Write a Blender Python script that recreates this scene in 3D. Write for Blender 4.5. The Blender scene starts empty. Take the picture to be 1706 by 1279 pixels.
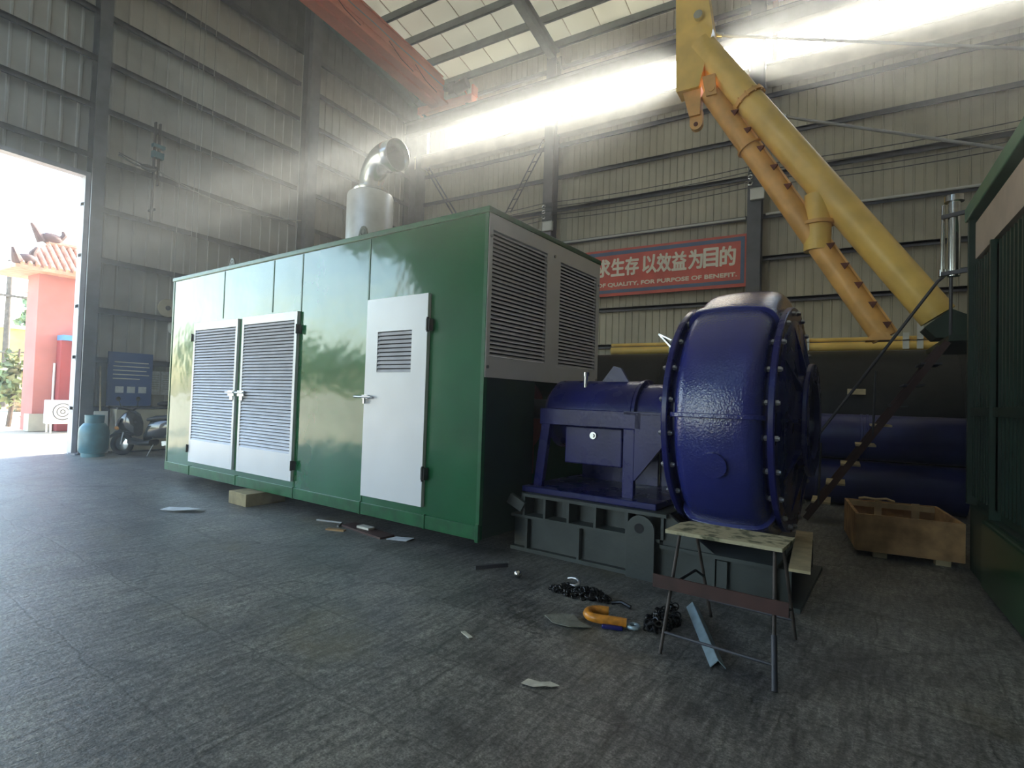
import bpy, math, random
from mathutils import Vector, Matrix
random.seed(7)
S = bpy.context.scene
COL = S.collection
PI = math.pi
R = math.radians

# ------------------------------------------------------------------ camera
cam_data = bpy.data.cameras.new('camera')
cam = bpy.data.objects.new('camera', cam_data)
COL.objects.link(cam)
cam_data.sensor_fit = 'HORIZONTAL'
cam_data.sensor_width = 36.0
cam_data.lens = 36.0 * 905.0 / 1706.0
cam_data.clip_start = 0.05
cam_data.clip_end = 400
YAW, PIT, ROL = -0.5429, 0.0279, 0.0317
fw = Vector((math.sin(YAW) * math.cos(PIT), math.cos(YAW) * math.cos(PIT), math.sin(PIT)))
r0 = Vector((math.cos(YAW), -math.sin(YAW), 0))
u0 = r0.cross(fw)
rt = r0 * math.cos(ROL) + u0 * math.sin(ROL)
up = -r0 * math.sin(ROL) + u0 * math.cos(ROL)
cam.matrix_world = Matrix(((rt.x, up.x, -fw.x, 0), (rt.y, up.y, -fw.y, 0), (rt.z, up.z, -fw.z, 1.5), (0, 0, 0, 1)))
S.camera = cam

# ------------------------------------------------------------------ world, sun, exposure
SUN_DIR = Vector((-0.177, 0.839, 0.514))
w = bpy.data.worlds.new('sky')
S.world = w
w.use_nodes = True
wn = w.node_tree
wn.nodes.clear()
sky = wn.nodes.new('ShaderNodeTexSky')
sky.sky_type = 'NISHITA'
sky.sun_disc = False
sky.sun_elevation = R(31)
sky.sun_rotation = R(-12)
sky.air_density = 1.3
sky.dust_density = 1.6
bg = wn.nodes.new('ShaderNodeBackground')
bg.inputs['Strength'].default_value = 0.52
wo = wn.nodes.new('ShaderNodeOutputWorld')
wn.links.new(sky.outputs[0], bg.inputs['Color'])
wn.links.new(bg.outputs[0], wo.inputs['Surface'])
sd = bpy.data.lights.new('sun', 'SUN')
sd.energy = 9.0
sd.angle = R(1.0)
sd.color = (1.0, 0.93, 0.80)
sun = bpy.data.objects.new('sun', sd)
COL.objects.link(sun)
sun.rotation_euler = (-SUN_DIR).to_track_quat('-Z', 'Y').to_euler()


def portal(name, loc, normal, sx, sy):
    l = bpy.data.lights.new(name, 'AREA')
    l.shape = 'RECTANGLE'
    l.size, l.size_y = sx, sy
    l.cycles.is_portal = True
    o = bpy.data.objects.new(name, l)
    COL.objects.link(o)
    o.location = loc
    o.rotation_euler = Vector(normal).to_track_quat('-Z', 'Y').to_euler()
    return o


DOOR_Y0, DOOR_Y1, DOOR_Z = -4.0, 5.22, 6.12
portal('door_daylight', (-14.75, (DOOR_Y0 + DOOR_Y1) / 2, 3.0), (1, 0, 0), 9.2, 6.1)
portal('back_window_daylight', (0.8, 16.25, 11.45), (0, -1, 0), 26.4, 1.5)
portal('added_front_window_daylight', (-7.3, -9.25, 11.45), (0, 1, 0), 14.2, 1.5)
portal('added_gate_daylight', (-9.0, -9.25, 2.9), (0, 1, 0), 8, 5.8)  # this gate and the front windows are added openings, out of view
S.view_settings.view_transform = 'Standard'
S.view_settings.look = 'None'
S.view_settings.gamma = 1
S.view_settings.exposure = 1.6
S.view_settings.use_curve_mapping = False
try:
    S.cycles.use_denoising = True
    S.cycles.max_bounces = 10
    S.cycles.diffuse_bounces = 6
    S.cycles.transparent_max_bounces = 16
    S.cycles.sample_clamp_indirect = 6.0
except Exception:
    pass


# ------------------------------------------------------------------ mesh builder
def V3(p): return Vector(p)


class MB:
    def __init__(s):
        s.v, s.f, s.sm = [], [], []

    def add(s, vs, fs, smooth=False, M=None):
        b = len(s.v)
        for p in vs:
            p = Vector(p)
            if M is not None: p = M @ p
            s.v.append(p)
        for f in fs:
            s.f.append([b + i for i in f]); s.sm.append(smooth)
        return s

    def box(s, x0, x1, y0, y1, z0, z1, M=None):
        return s.add([(x0, y0, z0), (x1, y0, z0), (x1, y1, z0), (x0, y1, z0), (x0, y0, z1), (x1, y0, z1), (x1, y1, z1), (x0, y1, z1)],
                     [(0, 3, 2, 1), (4, 5, 6, 7), (0, 1, 5, 4), (1, 2, 6, 5), (2, 3, 7, 6), (3, 0, 4, 7)], False, M)

    def beam(s, p, q, wd, ht, upv=(0, 0, 1)):
        p, q = V3(p), V3(q)
        d = (q - p); L = d.length; d.normalize()
        upv = V3(upv)
        if abs(d.dot(upv)) > .98: upv = Vector((0, 1, 0))
        sd_ = d.cross(upv).normalized(); u = sd_.cross(d)
        M = Matrix(((d.x, sd_.x, u.x, p.x), (d.y, sd_.y, u.y, p.y), (d.z, sd_.z, u.z, p.z), (0, 0, 0, 1)))
        return s.box(0, L, -wd / 2, wd / 2, -ht / 2, ht / 2, M)

    def tube(s, pts, r, n=14, cap=True, smooth=True, closed=False):
        pts = [V3(p) for p in pts]
        m = len(pts)
        rs = r if isinstance(r, (list, tuple)) else [r] * m
        vs, fs = [], []
        prev = None
        for i, p in enumerate(pts):
            if closed: t = pts[(i + 1) % m] - pts[i - 1]
            elif i == 0: t = pts[1] - p
            elif i == m - 1: t = p - pts[i - 1]
            else: t = (pts[i + 1] - p).normalized() + (p - pts[i - 1]).normalized()
            t.normalize()
            if prev is None:
                a = Vector((0, 0, 1)) if abs(t.z) < .9 else Vector((1, 0, 0))
                x = a.cross(t).normalized()
            else:
                x = (prev - t * prev.dot(t)).normalized()
            prev = x
            y = t.cross(x)
            for k in range(n):
                a = 2 * PI * k / n
                vs.append(p + (x * math.cos(a) + y * math.sin(a)) * rs[i])
        for i in range(m if closed else m - 1):
            j = (i + 1) % m
            for k in range(n):
                l = (k + 1) % n
                fs.append((i * n + k, i * n + l, j * n + l, j * n + k))
        s.add(vs, fs, smooth)
        if cap and not closed:
            s.add(vs[:n], [tuple(range(n))[::-1]])
            s.add(vs[-n:], [tuple(range(n))])
        return s

    def cyl(s, p, q, r, r2=None, n=24, cap=True):
        return s.tube([p, q], [r, r if r2 is None else r2], n, cap)

    def lathe(s, prof, org, ax, n=48, smooth=True):
        """prof: list of (radius, height along ax)"""
        ax = V3(ax).normalized(); org = V3(org)
        a = Vector((0, 0, 1)) if abs(ax.z) < .9 else Vector((1, 0, 0))
        x = a.cross(ax).normalized(); y = ax.cross(x)
        vs, fs = [], []
        for (r, h) in prof:
            for k in range(n):
                t = 2 * PI * k / n
                vs.append(org + ax * h + (x * math.cos(t) + y * math.sin(t)) * r)
        for i in range(len(prof) - 1):
            for k in range(n):
                l = (k + 1) % n
                fs.append((i * n + k, i * n + l, (i + 1) * n + l, (i + 1) * n + k))
        return s.add(vs, fs, smooth)

    def prism(s, poly, fn, d0, d1, smooth=False):
        """poly: 2-D outline, fn(a, b, d) -> xyz"""
        n = len(poly)
        vs = [fn(a, b, d0) for a, b in poly] + [fn(a, b, d1) for a, b in poly]
        s.add(vs, [tuple(range(n))[::-1], tuple(range(n, 2 * n))])
        s.add(vs, [(i, (i + 1) % n, n + (i + 1) % n, n + i) for i in range(n)], smooth)
        return s

    def torus(s, c, ax, Rr, r, n=24, m=8, sc=1.0):
        ax = V3(ax).normalized(); c = V3(c)
        a = Vector((0, 0, 1)) if abs(ax.z) < .9 else Vector((1, 0, 0))
        x = a.cross(ax).normalized(); y = ax.cross(x)
        return s.tube([c + x * math.cos(2 * PI * k / n) * Rr * sc + y * math.sin(2 * PI * k / n) * Rr for k in range(n)], r, m, False, True, True)

    def sphere(s, c, r, n=16, m=10):
        c = V3(c)
        rx, ry, rz = r if isinstance(r, tuple) else (r, r, r)
        vs = []
        for i in range(m + 1):
            t = PI * i / m
            for k in range(n):
                a = 2 * PI * k / n
                vs.append(c + Vector((rx * math.sin(t) * math.cos(a), ry * math.sin(t) * math.sin(a), rz * math.cos(t))))
        fs = [(i * n + k, (i + 1) * n + k, (i + 1) * n + (k + 1) % n, i * n + (k + 1) % n) for i in range(m) for k in range(n)]
        return s.add(vs, fs, True)

    def build(s, name, m, parent=None, bevel=0, seg=2, kind=None, label=None):
        me = bpy.data.meshes.new(name)
        me.from_pydata([tuple(p) for p in s.v], [], s.f)
        me.polygons.foreach_set('use_smooth', s.sm)
        me.materials.append(m)
        if not bevel: me.validate()
        if any(s.sm):
            try: me.set_sharp_from_angle(angle=R(40))
            except Exception: pass
        me.update()
        o = bpy.data.objects.new(name, me)
        COL.objects.link(o)
        if parent is not None: o.parent = parent
        if bevel:
            b = o.modifiers.new('bevel', 'BEVEL')
            b.width = bevel; b.segments = seg; b.limit_method = 'ANGLE'; b.angle_limit = R(50)
        if kind: o['kind'] = kind
        if label: o['label'] = label
        return o


def thing(name, label, cat, loc=(0, 0, 0), rz=0, group=None):
    o = bpy.data.objects.new(name, None)
    o.empty_display_size = .1
    COL.objects.link(o)
    o.location = loc; o.rotation_euler = (0, 0, rz)
    o['label'] = label; o['category'] = cat
    if group: o['group'] = group
    return o


def tag(o, label, cat, group=None):
    o['label'] = label; o['category'] = cat
    if group: o['group'] = group
    return o


def struct(name):
    o = bpy.data.objects.new(name, None)
    COL.objects.link(o)
    o['kind'] = 'structure'
    return o


def dup(root, loc, rz=None, label=None, group=None):
    r = root.copy(); COL.objects.link(r); r.location = loc
    if rz is not None: r.rotation_euler = (0, 0, rz)
    if label: r['label'] = label
    if group: r['group'] = group
    for ch in list(root.children):
        c = ch.copy(); COL.objects.link(c); c.parent = r
        for g in ch.children:
            d = g.copy(); COL.objects.link(d); d.parent = c
    return r


# ------------------------------------------------------------------ materials
def mat(name, col, rough=.5, metal=0., var=.12, scale=4., bump=0., bscale=30., col2=None, thr=None, coat=0., spec=.5, rvar=.0, mix_scale=None, detail=6.):
    m = bpy.data.materials.new(name)
    m.use_nodes = True
    nt = m.node_tree; N = nt.nodes; L = nt.links
    b = N['Principled BSDF']
    b.inputs['Roughness'].default_value = rough
    b.inputs['Metallic'].default_value = metal
    b.inputs['Coat Weight'].default_value = coat
    b.inputs['Coat Roughness'].default_value = .08
    b.inputs['Specular IOR Level'].default_value = spec
    tc = N.new('ShaderNodeTexCoord')
    no = N.new('ShaderNodeTexNoise')
    no.inputs['Scale'].default_value = scale; no.inputs['Detail'].default_value = detail
    L.new(tc.outputs['Object'], no.inputs['Vector'])
    cr = N.new('ShaderNodeValToRGB')
    lo, hi = (.35, .65) if thr is None else thr
    cr.color_ramp.elements[0].position = lo; cr.color_ramp.elements[1].position = hi
    c = Vector(col)
    d = Vector(col2) if col2 else c * (1 - var)
    c1_ = c if col2 else c * (1 + var * .6)
    cr.color_ramp.elements[0].color = (d.x, d.y, d.z, 1)
    cr.color_ramp.elements[1].color = (c1_.x, c1_.y, c1_.z, 1)
    L.new(no.outputs['Fac'], cr.inputs['Fac'])
    L.new(cr.outputs['Color'], b.inputs['Base Color'])
    if rvar:
        mr = N.new('ShaderNodeMapRange')
        mr.inputs['To Min'].default_value = max(.03, rough - rvar); mr.inputs['To Max'].default_value = min(1, rough + rvar)
        n2 = N.new('ShaderNodeTexNoise'); n2.inputs['Scale'].default_value = scale * 1.7; n2.inputs['Detail'].default_value = 5
        L.new(tc.outputs['Object'], n2.inputs['Vector'])
        L.new(n2.outputs['Fac'], mr.inputs['Value']); L.new(mr.outputs['Result'], b.inputs['Roughness'])
    if bump:
        bn = N.new('ShaderNodeTexNoise'); bn.inputs['Scale'].default_value = bscale; bn.inputs['Detail'].default_value = 3
        L.new(tc.outputs['Object'], bn.inputs['Vector'])
        bp = N.new('ShaderNodeBump'); bp.inputs['Strength'].default_value = bump; bp.inputs['Distance'].default_value = .02
        L.new(bn.outputs['Fac'], bp.inputs['Height']); L.new(bp.outputs['Normal'], b.inputs['Normal'])
        if coat: L.new(bp.outputs['Normal'], b.inputs['Coat Normal'])
    return m


M = {}
M['green'] = mat('green_paint', (.007, .105, .036), .16, 0, .15, 1.2, .75, 1.3, coat=.7, rvar=.05)
M['green_edge'] = mat('green_rail_paint', (.008, .10, .034), .3, 0, .3, 6, .15, 12)
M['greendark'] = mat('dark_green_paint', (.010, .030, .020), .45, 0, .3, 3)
M['white_metal'] = mat('pale_grey_paint', (.74, .74, .77), .30, .1, .03, 3, .2, 1.6)
M['louvre'] = mat('louvre_grey', (.62, .61, .65), .4, .1, .08, 6)
M['cavity'] = mat('cavity_shade', (.012, .012, .016), .8, 0, .2, 4)  # near-black colour painted in for shade behind louvres and in the lug
M['galv'] = mat('galvanised_steel', (.62, .64, .66), .27, .9, .12, 7)
M['stainless'] = mat('stainless_steel', (.66, .65, .62), .15, 1., .05, 5)
M['silencer'] = mat('silver_paint', (.60, .62, .64), .38, .45, .1, 5)
M['black'] = mat('black_rubber', (.012, .012, .013), .5, 0, .3, 8, spec=.25)
M['blackgloss'] = mat('black_gloss', (.012, .012, .014), .15, 0, .2, 8, coat=.5)
M['blue'] = mat('blue_enamel', (.017, .023, .165), .17, 0, .14, 2.5, .22, 65, coat=.6, rvar=.06)
M['blue2'] = mat('blue_paint', (.012, .014, .115), .28, 0, .2, 3, .06, 30, rvar=.06, spec=.3)
M['bluepipe'] = mat('blue_pipe_paint', (.022, .026, .13), .35, 0, .25, 2.5, .05, 20)
M['bolt'] = mat('zinc_bolt', (.42, .43, .47), .3, .9, .2, 20)
M['skid'] = mat('grey_skid_paint', (.046, .056, .056), .55, 0, .25, 3, .1, 30)
M['yellow'] = mat('yellow_paint', (.86, .57, .15), .36, 0, .14, 2.5, .06, 20, rvar=.1)
M['yellow2'] = mat('yellow_orange_paint', (.82, .44, .13), .4, 0, .2, 3, .06, 20, rvar=.1)
M['rust'] = mat('rust_red', (.16, .045, .025), .7, 0, .4, 9)
M['brownrail'] = mat('red_brown_primer', (.055, .022, .019), .65, 0, .3, 7)
M['steel_dark'] = mat('dark_steel', (.055, .055, .07), .5, .2, .25, 4)
M['girt'] = mat('girt_steel', (.075, .075, .10), .5, .1, .3, 5)
M['column'] = mat('column_paint', (.10, .105, .13), .5, .1, .25, 3)
M['wall'] = mat('wall_cladding', (.45, .445, .435), .55, .05, .16, 1.1, 0)
M['wallback'] = mat('back_cladding', (.45, .425, .345), .55, .05, .16, 1.1, 0)
M['gable'] = mat('gable_darker_tone', (.10, .105, .115), .6, 0, .2, 2)  # gable band coloured darker than the cladding below
M['pale'] = mat('pale_beam_paint', (.55, .49, .38), .5, 0, .15, 2)
M['orange'] = mat('crane_orange', (.74, .21, .12), .5, 0, .10, 1.2)
M['roofbeam'] = mat('roof_steel', (.12, .15, .15), .5, 0, .2, 3)
M['wood'] = mat('plywood', (.52, .31, .14), .65, 0, .3, 5, .1, 40, col2=(.25, .14, .06))
M['woodlight'] = mat('pale_timber', (.52, .42, .25), .7, 0, .2, 8)
M['plank'] = mat('mouldy_plank', (.46, .41, .27), .8, 0, .3, 14, .3, 40, col2=(.12, .12, .07), thr=(.38, .52))
M['paper'] = mat('paper', (.62, .60, .52), .8, 0, .2, 15)
M['whitepaper'] = mat('white_paper', (.66, .70, .76), .6, 0, .15, 15)
M['rag'] = mat('grey_card', (.20, .20, .17), .8, 0, .2, 25, .2, 60)
M['tan'] = mat('tan_block', (.30, .24, .13), .8, 0, .25, 8)
M['hook'] = mat('orange_shackle_paint', (.62, .24, .025), .35, 0, .3, 25)
M['chain'] = mat('oily_chain', (.03, .03, .033), .28, .85, .3, 30)
M['angle'] = mat('blue_grey_steel', (.30, .40, .47), .4, .3, .2, 10)
M['teal'] = mat('teal_paint', (.045, .16, .20), .4, 0, .2, 6)
M['signred'] = mat('sign_red', (.66, .12, .09), .55, 0, .12, 2)
M['signblue'] = mat('sign_blue', (.09, .16, .30), .55, 0, .12, 2)
M['signwhite'] = mat('sign_lettering', (.84, .82, .72), .6, 0, .05, 5)
M['board'] = mat('notice_blue', (.035, .085, .27), .5, 0, .1, 3)
M['plaster'] = mat('cream_plaster', (.50, .47, .38), .8, 0, .15, 2)
M['redwall'] = mat('red_render', (.46, .17, .15), .8, 0, .12, 1)
M['redwall2'] = mat('dark_red_render', (.34, .06, .06), .8, 0, .12, 1)
M['tile'] = mat('terracotta_tile', (.56, .30, .20), .7, 0, .3, 5)
M['ornament'] = mat('dark_tile_ornament', (.10, .05, .045), .7, 0, .3, 5)
M['acwhite'] = mat('ac_white', (.66, .67, .66), .5, 0, .05, 4)
M['yellowwall'] = mat('ochre_wall', (.60, .49, .17), .85, 0, .2, 1.5)
M['leaf'] = mat('foliage', (.20, .27, .12), .7, 0, .5, 4)
M['bark'] = mat('bark', (.12, .10, .08), .9, 0, .3, 6)
M['bluesheet'] = mat('blue_awning', (.10, .28, .56), .6, 0, .1, 3)
M['engine'] = mat('engine_red', (.20, .035, .03), .5, 0, .3, 5)
M['darkrod'] = mat('dark_rusty_rod', (.07, .055, .05), .55, .4, .4, 12)
M['wire'] = mat('grey_wire', (.30, .30, .30), .5, .2, .1, 5)
M['pinkpanel'] = mat('pink_reflection_paint', (.40, .32, .27), .5, 0, .15, 3)  # pinkish reflection on the louvred gap, put into the colour

# floor: dark worn paving with faint courses and dry stains
def floor_mat():
    m = bpy.data.materials.new('worn_paving'); m.use_nodes = True
    nt = m.node_tree; N = nt.nodes; L = nt.links; b = N['Principled BSDF']
    tc = N.new('ShaderNodeTexCoord')
    mp = N.new('ShaderNodeMapping'); mp.inputs['Rotation'].default_value = (0, 0, R(4)); L.new(tc.outputs['Object'], mp.inputs['Vector'])
    def noise(sc, det=8, ro=.6):
        n = N.new('ShaderNodeTexNoise'); n.inputs['Scale'].default_value = sc; n.inputs['Detail'].default_value = det; n.inputs['Roughness'].default_value = ro
        L.new(mp.outputs[0], n.inputs['Vector']); return n
    def ramp(src, a, b_, ca, cb):
        r = N.new('ShaderNodeValToRGB'); r.color_ramp.elements[0].position = a; r.color_ramp.elements[1].position = b_
        r.color_ramp.elements[0].color = ca; r.color_ramp.elements[1].color = cb; L.new(src, r.inputs['Fac']); return r
    def mix(kind, fac, a, c):
        x = N.new('ShaderNodeMix'); x.data_type = 'RGBA'; x.blend_type = kind
        if isinstance(fac, float): x.inputs[0].default_value = fac
        else: L.new(fac, x.inputs[0])
        L.new(a, x.inputs[6])
        if isinstance(c, tuple): x.inputs[7].default_value = c
        else: L.new(c, x.inputs[7])
        return x.outputs[2]
    big = noise(.35, 5); mid = noise(2.2, 6); fine = noise(30, 5, .7); grit = noise(95, 3, .7)
    ms = N.new('ShaderNodeMapping'); ms.inputs['Scale'].default_value = (26, 4.5, 1); L.new(mp.outputs[0], ms.inputs['Vector'])
    stk = N.new('ShaderNodeTexNoise'); stk.inputs['Scale'].default_value = 1.0; stk.inputs['Detail'].default_value = 6; stk.inputs['Distortion'].default_value = .6
    L.new(ms.outputs[0], stk.inputs['Vector'])
    base = ramp(big.outputs['Fac'], .35, .68, (.130, .134, .144, 1), (.210, .210, .208, 1)).outputs[0]
    m2 = ramp(mid.outputs['Fac'], .3, .7, (.52, .52, .55, 1), (1.36, 1.33, 1.26, 1)).outputs[0]
    c = mix('MULTIPLY', 1.0, base, m2)
    k2 = ramp(stk.outputs['Fac'], .36, .60, (.50, .50, .51, 1), (1.2, 1.2, 1.18, 1)).outputs[0]
    c = mix('MULTIPLY', .8, c, k2)
    f2 = ramp(fine.outputs['Fac'], .36, .66, (.50, .50, .50, 1), (1.55, 1.52, 1.48, 1)).outputs[0]
    c = mix('MULTIPLY', 1.0, c, f2)
    g2 = ramp(grit.outputs['Fac'], .35, .68, (.5, .5, .5, 1), (1.6, 1.6, 1.55, 1)).outputs[0]
    c = mix('MULTIPLY', 1.0, c, g2)
    st = noise(.8, 4)
    sf = ramp(st.outputs['Fac'], .56, .72, (0, 0, 0, 1), (.62, .62, .62, 1)).outputs[0]
    c = mix('MIX', sf, c, (.140, .118, .060, 1))
    oil = noise(.55, 3)
    of_ = ramp(oil.outputs['Fac'], .60, .70, (0, 0, 0, 1), (.55, .55, .55, 1)).outputs[0]
    c = mix('MIX', of_, c, (.035, .034, .034, 1))
    # wandering cracks
    vo = N.new('ShaderNodeTexVoronoi'); vo.feature = 'DISTANCE_TO_EDGE'; vo.inputs['Scale'].default_value = .75
    wv = N.new('ShaderNodeVectorMath'); wv.operation = 'MULTIPLY_ADD'; wv.inputs[1].default_value = (.55, .55, 0)
    L.new(mid.outputs['Color'], wv.inputs[0]); L.new(mp.outputs[0], wv.inputs[2]); L.new(wv.outputs[0], vo.inputs['Vector'])
    vf = ramp(vo.outputs['Distance'], .0, .022, (.42, .42, .42, 1), (1, 1, 1, 1)).outputs[0]
    c = mix('MULTIPLY', .7, c, vf)
    # slab joints
    br = N.new('ShaderNodeTexBrick'); br.inputs['Scale'].default_value = 1.0; br.offset = .37
    br.inputs['Brick Width'].default_value = .95; br.inputs['Row Height'].default_value = .62; br.inputs['Mortar Size'].default_value = .012
    br.inputs['Mortar Smooth'].default_value = 1.0
    br.inputs['Color1'].default_value = (1.10, 1.10, 1.10, 1); br.inputs['Color2'].default_value = (.90, .90, .90, 1); br.inputs['Mortar'].default_value = (.45, .45, .45, 1)
    ws = N.new('ShaderNodeVectorMath'); ws.operation = 'MULTIPLY_ADD'; ws.inputs[1].default_value = (.16, .16, 0)
    L.new(mid.outputs['Color'], ws.inputs[0]); L.new(mp.outputs[0], ws.inputs[2]); L.new(ws.outputs[0], br.inputs['Vector'])
    c = mix('MULTIPLY', .75, c, br.outputs['Color'])
    L.new(c, b.inputs['Base Color'])
    rr = N.new('ShaderNodeMapRange'); rr.inputs['To Min'].default_value = .30; rr.inputs['To Max'].default_value = .62
    L.new(mid.outputs['Fac'], rr.inputs['Value']); L.new(rr.outputs['Result'], b.inputs['Roughness'])
    sm_ = N.new('ShaderNodeMath'); sm_.operation = 'ADD'
    L.new(fine.outputs['Fac'], sm_.inputs[0]); L.new(stk.outputs['Fac'], sm_.inputs[1])
    inv = N.new('ShaderNodeMath'); inv.operation = 'MULTIPLY_ADD'; inv.inputs[1].default_value = -.12
    L.new(br.outputs['Fac'], inv.inputs[0]); L.new(sm_.outputs[0], inv.inputs[2])
    bp = N.new('ShaderNodeBump'); bp.inputs['Strength'].default_value = .4; bp.inputs['Distance'].default_value = .010
    L.new(inv.outputs[0], bp.inputs['Height']); L.new(bp.outputs['Normal'], b.inputs['Normal'])
    return m


M['floor'] = floor_mat()
M['yard'] = mat('yard_concrete', (.46, .41, .31), .8, 0, .15, .6, .1, 12)


def glass_mat():
    m = bpy.data.materials.new('window_glass'); m.use_nodes = True
    nt = m.node_tree; N = nt.nodes; L = nt.links
    N.remove(N['Principled BSDF'])
    t = N.new('ShaderNodeBsdfTransparent'); t.inputs[0].default_value = (.93, .95, .94, 1)
    g = N.new('ShaderNodeBsdfGlossy'); g.inputs['Roughness'].default_value = .03
    fr = N.new('ShaderNodeFresnel'); fr.inputs[0].default_value = 1.3
    mx = N.new('ShaderNodeMixShader')
    L.new(fr.outputs[0], mx.inputs[0]); L.new(t.outputs[0], mx.inputs[1]); L.new(g.outputs[0], mx.inputs[2])
    L.new(mx.outputs[0], N['Material Output'].inputs['Surface'])
    return m


M['glass'] = glass_mat()


def roof_mat():
    m = bpy.data.materials.new('roof_lining'); m.use_nodes = True
    nt = m.node_tree; N = nt.nodes; L = nt.links; b = N['Principled BSDF']
    b.inputs['Base Color'].default_value = (.66, .66, .52, 1); b.inputs['Roughness'].default_value = .5
    tr = N.new('ShaderNodeBsdfTranslucent'); tr.inputs[0].default_value = (.85, .83, .62, 1)  # translucency added so the roof glows and fills the hall
    tc = N.new('ShaderNodeTexCoord'); no = N.new('ShaderNodeTexNoise'); no.inputs['Scale'].default_value = 1.5
    L.new(tc.outputs['Object'], no.inputs['Vector'])
    mr = N.new('ShaderNodeMapRange'); mr.inputs['To Min'].default_value = .015; mr.inputs['To Max'].default_value = .05
    L.new(no.outputs['Fac'], mr.inputs['Value'])
    mx = N.new('ShaderNodeMixShader'); L.new(mr.outputs[0], mx.inputs[0])
    L.new(b.outputs[0], mx.inputs[1]); L.new(tr.outputs[0], mx.inputs[2]); L.new(mx.outputs[0], N['Material Output'].inputs['Surface'])
    return m


M['roof'] = roof_mat()

# ------------------------------------------------------------------ the hall
XL, XR, YB, YF, ZE = -14.5, 14.0, 16.0, -9.0, 13.2
RIDGE_Y = 3.5
SL = .17


def roof_z(y): return ZE + SL * (YB - y) if y > RIDGE_Y else ZE + SL * (YB - RIDGE_Y) - SL * (RIDGE_Y - y)


fl = MB().box(XL - .1, XR + .1, YF - .1, YB + .1, -.12, 0).build('floor', M['floor'], kind='structure')
yd = MB().box(-130, XL - .1, -70, 90, -.14, -.02).box(XL - .1, 90, -70, YF - .1, -.14, -.02).build('yard_ground', M['yard'], kind='structure')


def corr(mb, axis, fixed, a0, a1, z0, z1, pitch, rib, depth, sgn):
    """corrugated sheet along x or y at x|y = fixed; ribs stand proud toward sgn"""
    pts = [(a0, 0)]
    a = math.ceil(a0 / pitch) * pitch
    while a < a1:
        for da, d in ((-rib, 0), (-rib * .5, 1), (rib * .5, 1), (rib, 0)):
            if a0 < a + da < a1: pts.append((a + da, d * depth))
        a += pitch
    pts.append((a1, 0))
    vs, fs = [], []
    for (p, d) in pts:
        for z in (z0, z1(p) if callable(z1) else z1):
            vs.append((fixed + sgn * d, p, z) if axis == 'y' else (p, fixed + sgn * d, z))
    for i in range(len(pts) - 1):
        fs.append((2 * i, 2 * i + 2, 2 * i + 3, 2 * i + 1))
    mb.add(vs, fs)


# left gable wall with the big doorway
wl = struct('wall_left')
mb = MB()
corr(mb, 'y', XL, DOOR_Y1, YB, 0, 12.05, .30, .035, .030, 1)
corr(mb, 'y', XL, YF, DOOR_Y0, 0, 12.05, .30, .035, .030, 1)
corr(mb, 'y', XL, DOOR_Y0, DOOR_Y1, DOOR_Z, 12.05, .30, .035, .030, 1)
mb.build('cladding', M['wall'], wl)
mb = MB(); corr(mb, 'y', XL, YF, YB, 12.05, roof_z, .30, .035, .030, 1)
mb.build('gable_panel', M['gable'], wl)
GZ = [1.0, 2.12, 3.24, 4.37, 5.51, 6.65, 7.77, 8.85, 9.92, 11.0, 12.05]
for z in GZ:
    for (a, b) in ((YF, DOOR_Y0), (DOOR_Y0, DOOR_Y1), (5.22, 10.6), (11.0, 15.8)):
        if a == DOOR_Y0 and z < 6.2: continue
        MB().box(XL + .035, XL + .20, a, b, z - .035, z + .035).box(XL + .18, XL + .20, a, b, z - .09, z + .035).build('girt', M['girt'], wl)
mb = MB().box(XL - .02, XL + .22, DOOR_Y1, DOOR_Y1 + .09, 0, DOOR_Z + .1).box(XL - .02, XL + .22, DOOR_Y0 - .09, DOOR_Y0, 0, DOOR_Z + .1)
mb.box(XL - .02, XL + .22, DOOR_Y0, DOOR_Y1, DOOR_Z, DOOR_Z + .1)
d1 = struct('door_1')
mb.build('door_frame', mat('door_frame_paint', (.42, .42, .47), .5), d1)

# back wall with the window band
WZ0, WZ1 = 10.70, 12.25
wb = struct('wall_back')
mb = MB()
corr(mb, 'x', YB, XL, XR, 0, WZ0, .21, .024, .022, -1)
corr(mb, 'x', YB, XL, XR, WZ1, ZE + .1, .21, .024, .022, -1)
corr(mb, 'x', YB, XL, -13.86, WZ0, WZ1, .21, .024, .022, -1)
corr(mb, 'x', YB, -13.70, -12.45, WZ0, WZ1, .21, .024, .022, -1)
mb.build('cladding', M['wallback'], wb)
CX = [-8.2, -2.0, 4.2, 10.4]
for z in GZ[:-2] + [12.55]:
    for (a, b) in zip([XL + .3] + [c + .18 for c in CX], [c - .18 for c in CX] + [XR - .1]):
        MB().box(a, b, YB - .20, YB - .035, z - .035, z + .035).box(a, b, YB - .20, YB - .18, z - .09, z + .035).build('girt', M['girt'], wb)
# front wall (behind the viewer) with a window band and gate added for daylight
wf = struct('wall_front')
mb = MB()
corr(mb, 'x', YF, XL, -13, 0, WZ0, .3, .035, .03, 1)
corr(mb, 'x', YF, -5, XR, 0, WZ0, .3, .035, .03, 1)
corr(mb, 'x', YF, -13, -5, 5.8, WZ0, .3, .035, .03, 1)
corr(mb, 'x', YF, -.25, XR, WZ0, WZ1, .3, .035, .03, 1)
corr(mb, 'x', YF, XL, XR, WZ1, ZE + .1, .3, .035, .03, 1)
mb.build('cladding', M['wall'], wf)
wr = struct('wall_right')
mb = MB(); corr(mb, 'y', XR, YF, YB, 0, roof_z, .3, .035, .03, -1)
mb.build('cladding', M['wall'], wr)

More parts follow.
